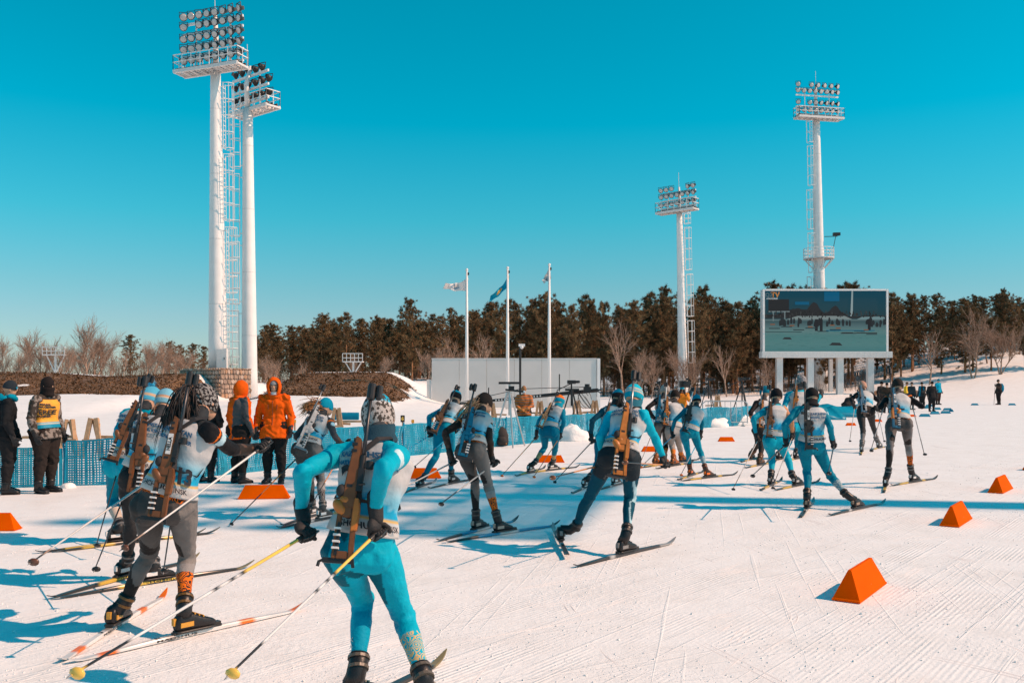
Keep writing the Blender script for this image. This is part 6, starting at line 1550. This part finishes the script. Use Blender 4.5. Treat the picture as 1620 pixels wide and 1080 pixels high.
# ---------------------------------------------------------------- people standing about
def stander(feet, top, yaw, label, jk, pants, head='hat', hcol=BLK, arms='hang', skin=SKN, gl=None, mt=None, col2=None, bibtxt=None, hood=False, scarf=None, mask=None, boots_=(BLK, BLK, BLK), group='people standing beside the course', crouch=False, jfn=None, glasses=None, hy=0, hem=-.22, D=None, hl=99):
    g = G(*feet) if D is None else V((P(feet[0], feet[1], D).x, D, gz(P(feet[0], feet[1], D).x, D)))
    hgt = P(top[0], top[1], g.y).z-g.z; s = hgt/(1.77 if not crouch else 1.15); s = min(1.14, max(.88, s))
    f = V((math.sin(R(yaw)), math.cos(R(yaw)), 0)); rt = f.cross(V((0, 0, 1)))
    def L(x, y, z): return g+(rt*x+f*y+V((0, 0, z)))*s
    if crouch:
        J = dict(H=L(0, .34, .98), N=L(0, .22, .84), sa=L(-.18, .2, .80), sb=L(.18, .2, .80), ha=L(-.09, -.15, .42), hb=L(.09, -.15, .42), ka=L(-.14, .28, .48), kb=L(.14, .28, .46), fa=L(-.12, -.02, .1), fb=L(.12, -.02, .1),
                 ea=L(-.24, .4, .62), eb=L(.24, .4, .62), wa=L(-.12, .56, .56), wb=L(.12, .56, .56), ga=L(-.1, .62, .55), gb=L(.1, .62, .55))
    else:
        J = dict(H=L(0, .03, 1.645), N=L(0, 0, 1.475), sa=L(-.19, 0, 1.42), sb=L(.19, 0, 1.42), ha=L(-.09, 0, .93), hb=L(.09, 0, .93), ka=L(-.11, .03, .51), kb=L(.11, .02, .51), fa=L(-.12, -.02, .10), fb=L(.12, -.03, .10),
                 ea=L(-.275, -.02, 1.14), eb=L(.275, -.02, 1.14), wa=L(-.285, .07, .92), wb=L(.285, .07, .92), ga=L(-.28, .10, .84), gb=L(.28, .10, .84))
        if arms == 'front': J.update(ea=L(-.27, .05, 1.15), eb=L(.27, .05, 1.15), wa=L(-.11, .24, 1.04), wb=L(.11, .24, 1.04), ga=L(-.05, .27, 1.02), gb=L(.05, .27, 1.02))
        if arms == 'camera': J.update(ea=L(-.25, .16, 1.22), eb=L(.25, .16, 1.22), wa=L(-.12, .28, 1.45), wb=L(.12, .28, 1.45), ga=L(-.08, .3, 1.52), gb=L(.08, .3, 1.52))
        if arms == 'reach': J.update(ea=L(-.28, .1, 1.2), wa=L(-.3, .33, 1.12), ga=L(-.3, .4, 1.12))
        if arms == 'stick': J.update(ea=L(-.3, .12, 1.18), wa=L(-.3, .34, 1.3), ga=L(-.3, .4, 1.36))
    root = empty('person', g); tag(root, label, 'person', group)
    D = g.y; vx = .013 if D < 20 else (.022 if D < 45 else .03)
    tf = torso_fn(J, s, 1, 1.05); hd = head_axes(J, tf[2], hy, 0)
    m, ring, spine, fwd, up, lat = body_union(J, s, 1, 1.05, 1.1, 1.68, hd=hd)
    me = remesh(m, vx, 2); paint_mesh(me, J, s, fwd, lat, dict(head=skin, neck=skin, torso=pants, uarm=pants, farm=pants, thigh=pants, shin=pants, fold=.010), None)
    me.transform(Matrix.Translation(-g)); me.materials.append(CLOTH); link('body', me, root)
    m, *_ = body_union(J, s, 1, 1.32, 1.55, 1, head=False, legs=False, hem=hem, torso_add=.01)
    if not crouch or True:
        me = remesh(m, vx, 2)
        def stj(c, pat, bn, tt, fo, la, co, cols):
            if jfn: c, pat = jfn(c, pat, bn, tt, fo, la, co)
            return c, pat
        paint_mesh(me, J, s, fwd, lat, dict(head=jk, neck=jk, torso=jk, uarm=jk, farm=jk, thigh=jk, shin=jk, fold=.012), stj, col2)
        me.transform(Matrix.Translation(-g)); me.materials.append(mt or CLOTH); jo = link('jacket', me, root)
    fx, u, r = hd; H = J['H']
    if hood:
        m = MB(); rings = []
        for a in (44, 50, 62, 78, 95, 112, 130, 148, 164, 176):
            rr = []
            for k in range(18):
                b = 2*math.pi*k/18; e = 1+.07*noise.noise(V((math.cos(b)*2, math.sin(b)*2, a*.03))); zz = math.sin(b)
                rr.append(H-u*.015+fx*(.135*s*math.cos(R(a))*e)+(r*(.125*math.cos(b))+u*((.165 if zz > 0 else .20)*zz))*(math.sin(R(a))*s*e))
            rings.append(rr)
        m.loft(rings, cap=False, col=jk); m.c = [jk]*len(m.v); o = mbuild(m, 'hood', CLOTH, root); setpat(o, jk, 0)
        sd = o.modifiers.new('thick', 'SOLIDIFY'); sd.thickness = .018
        m = MB(); m.tube([J['N']-up*.05, J['N']+up*.06], [.115*s, .095*s], 14, col=jk); o = mbuild(m, 'collar', CLOTH, root); setpat(o, jk, 0)
    if head in ('hat', 'bala'):
        o = hat(root, H, hd, s, [(130, hcol)], low=hl if head == 'hat' else 112, tilt=-8)
        setpat(o, hcol, 0)
    if head == 'bala':
        o = wrap(root, H, J['N'], hd, s, hcol, 'balaclava', -.17, -.03, (.084, .112)); setpat(o, hcol, 0)
    if scarf:
        m = MB(); m.tube([J['N']+(r*math.cos(a)*.10+fx*math.sin(a)*.105)*s+u*.03+u*.02*math.sin(3*a) for a in [2*math.pi*i/16 for i in range(17)]], .045*s, 10, col=scarf); o = mbuild(m, 'scarf', CLOTH, root); setpat(o, scarf, 0)
    if mask:
        m = MB(); m.ell(H+fx*.085*s-u*.058*s, (.055*s, .03*s, .042*s), (r, fx, u), col=mask); o = mbuild(m, 'face_mask', CLOTH, root); setpat(o, mask, 0)
    if D < 30:
        for q in (-1, 1):
            m = MB(); m.ell(H+fx*.088*s+r*(.03*s*q)+u*.012*s, (.012, .007, .006), (r, fx, u), 8, 6); m.build('eye', EYEM, root, origin=g)
    if glasses:
        m = MB(); m.ell(H+fx*.095*s+u*.012*s, (.072*s, .018*s, .026*s), (r, fx, u)); m.build('sunglasses', mat('glasses_%s' % str(glasses), glasses, .1, spec=.9), root, origin=g)
    for i, a in enumerate('ab'):
        S = L(-.12 if a == 'a' else .12, .03, 0); boot(root, S, J['f'+a], J['k'+a], (f+rt*(.18 if a == 'b' else -.18)).normalized(), *boots_, s=s, big=1.28)
        glove(root, J['w'+a], J['g'+a], None, s*1.15, gl or GLOVEM, side=1 if a == 'a' else -1)
    return root, J, s, torso_fn(J, s, 1, 1.32, .01), g, hd
DKJ = (.014, .016, .019); OJ = (.74, .105, .006)
stander((12, 781), (8, 602), 62, 'man in black padded jacket with teal scarf, cut by the picture border', DKJ, (.018, .018, .02), hcol=(.02, .03, .04), scarf=(.0, .25, .38), glasses=(.0, .25, .4))
def camo(c, pat, bn, tt, fo, la, co): pat[:] = 1; return c, pat
r1, J1, s1, tf1, g1, hd1 = stander((72, 779), (70, 596), 105, 'referee in camouflage jacket, orange bib and black balaclava beside the net', (.045, .036, .030), (.028, .022, .02), head='bala', hcol=(.018, .014, .014), mt=CAMO, col2=(.22, .19, .17), jfn=camo)
# referee bib
ring1 = tf1[0]; m = MB(); rings = []; cols = []; OB = (.82, .36, .04)
for i in range(27):
    t = .08+.86*i/26; f_ = i/26; rings.append([ring1(t, 2*math.pi*k/36, .018+.004*math.sin(k*1.7+t*8)) for k in range(36)])
    cols += [((.0, .24, .38) if f_ < .12 else ((.6, .55, .45) if f_ < .16 else ((.0, .34, .46) if f_ < .21 else OB)))]*36
m.loft(rings, cap=False); m.c = cols; bo = mbuild(m, 'bib', BIBM, r1)
def rtext(txt, size, t, th):
    ln = (tf1[1](1)-tf1[1](0)).length; vs, fs = text_mesh(txt, size, .003); q = MB(); q.add([ring1(t+p.y/ln, R(th)+p.x/.17, .030) for p in vs], fs); q.build('lettering', PRK, bo, origin=g1)
rtext('REFEREE', .105, .56, 34); rtext('NATIONAL', .045, .80, 40); rtext('BIATHLON CENTER', .036, .72, 40); rtext('SCHUCHINSK', .045, .44, 34)
stander((327, 762), (322, 622), 20, 'person in black trousers hidden behind the racer with the stretched arm', (.03, .03, .032), (.02, .02, .022), hcol=BLK, arms='front')
def grp(c, pat, bn, tt, fo, la, co):
    k = ((bn == 2) & (la > .15+.5*tt) & (fo < .5)) | (((bn == 4) | (bn == 6)) & (fo < -.2)); c[k] = np.array((.075, .08, .085)); return c, pat
stander((379, 764), (381, 603), 40, 'man in orange hooded jacket with grey side panel, seen from behind', OJ, (.018, .017, .017), hood=True, head='none', hcol=ORN, jfn=grp, hem=-.26, gl=mat('glove_grey', (.10, .08, .07), .8))
r2, J2, s2, tf2, g2, hd2 = stander((434, 764), (436, 598), 178, 'man in orange hooded jacket facing the course, black mittens', OJ, (.018, .017, .017), hood=True, head='hat', hcol=(.30, .30, .31), mask=None, hem=-.34, hy=8, hl=80)
o = wrap(r2, J2['H'], J2['N'], hd2, s2, (.55, .60, .64), 'chin_scarf', -.15, -.105, (.078, .098)); setpat(o, (.5, .5, .5), 0)
m = MB()
for x_ in (-.5, .5): m.tube([tf2[0](t, R(90+x_*32), .006) for t in (.60, .68, .76)], .006, 5)
m.tube([tf2[0](t, R(90), .004) for t in [i*.08 for i in range(12)]], .005, 5)
m.build('zip', mat('zip_dark', (.25, .06, .02), .6), r2, origin=g2)
stander((598, 690), (596, 612), 170, 'man in black beanie and orange goggles behind the nearest racer', (.05, .045, .042), (.02, .02, .02), hcol=(.02, .018, .018), glasses=(.7, .25, .03))
def plaid(c, pat, bn, tt, fo, la, co): pat[:] = 1; return c, pat
stander((829, 698), (830, 617), 185, 'camera operator in orange striped jacket with face mask behind the net', (.60, .15, .02), (.03, .03, .03), hcol=(.30, .16, .08), mt=PLAID, col2=(.24, .15, .11), jfn=plaid, mask=(.45, .62, .72), arms='front', gl=mat('glove_or', (.5, .2, .05), .8))
cm = stander((1079, 683), (1078, 611), 190, 'camera operator in orange vest with blue cap behind the pack', (.70, .25, .03), (.02, .02, .022), hcol=(.0, .34, .52), arms='camera')
m = MB(); m.box((0, 0, 0), (.34, .3, .22)); m.cyl((0, -.15, 0), (0, -.36, 0), .08, 12); m.box((.1, .05, .16), (.08, .2, .08)); o = m.build('video_camera', BLACK, bevel=.01); o.location = cm[4]+V((0, -.42, 1.60)); tag(o, 'shoulder video camera held by the operator in the orange vest', 'camera')
# spectators beyond the racers on the right
GRP = 'spectators beyond the racers'
stander((1340, 651), (1341, 622), 60, 'man in black crouching beside the blue padded mats', (.03, .03, .033), (.03, .03, .033), crouch=True, hcol=BLK, group=GRP)
stander((1394, 652), (1395, 603), 150, 'spectator in black with dark cap between the two grey-legged racers', (.03, .028, .028), (.025, .022, .022), hcol=BLK, group=GRP)
stander((1403, 653), (1402, 605), 200, 'spectator in dark coat with orange front, next to the black cap', (.06, .04, .03), (.025, .022, .022), hcol=BLK, group=GRP, arms='front')
stander((1434, 645), (1435, 604), 120, 'spectator in yellow jacket peeping out behind the dark coat', (.80, .50, .05), (.03, .03, .03), hcol=(.1, .06, .03), group=GRP)
stander((1442, 648), (1442, 604), 60, 'spectator in dark slate coat seen from behind, arm held out', (.03, .045, .055), (.02, .02, .022), hcol=(.02, .03, .04), group=GRP, arms='reach')
def tealarm(c, pat, bn, tt, fo, la, co):
    k = (la > .2); c[k] = np.array((.0, .22, .34)); return c, pat
stander((1459, 646), (1459, 604), 240, 'spectator in black and blue jacket facing the dark slate coat', (.03, .035, .04), (.02, .02, .022), hcol=BLK, group=GRP, arms='reach', jfn=tealarm)
stander((1474, 651), (1473, 603), 175, 'spectator in long black coat by the blue markers', (.022, .022, .024), (.018, .018, .02), hcol=BLK, group=GRP, hem=-.3)
stander((1484, 640), (1482, 599), 150, 'spectator in bright blue jacket behind the long black coat', (.0, .30, .46), (.05, .03, .025), hcol=(.0, .2, .3), group=GRP)
lm = stander((1580, 640), (1578, 600), 270, 'lone man in dark jacket with blue backpack holding a stick, out on the snow slope', (.05, .035, .03), (.025, .02, .02), hcol=BLK, arms='stick', group=None)
m = MB(); m.cyl(lm[1]['ga']+V((0, 0, .15)), V((lm[1]['ga'].x-.1, lm[1]['ga'].y, .0)), .015, 6); o = m.build('walking_stick', BLACK); tag(o, 'thin dark stick held by the lone man', 'stick')
m = MB(); m.tube([V((0, 0, -.2)), V((0, 0, -.1)), V((0, 0, .15)), V((0, 0, .26))], [(.13, .08), (.16, .11), (.15, .10), (.08, .05)], 12, round_=True); o = m.build('rucksack', TEALP, smooth=True); o.location = lm[4]+V((.24, 0, 1.25)); tag(o, 'blue rucksack on the back of the lone man', 'rucksack')
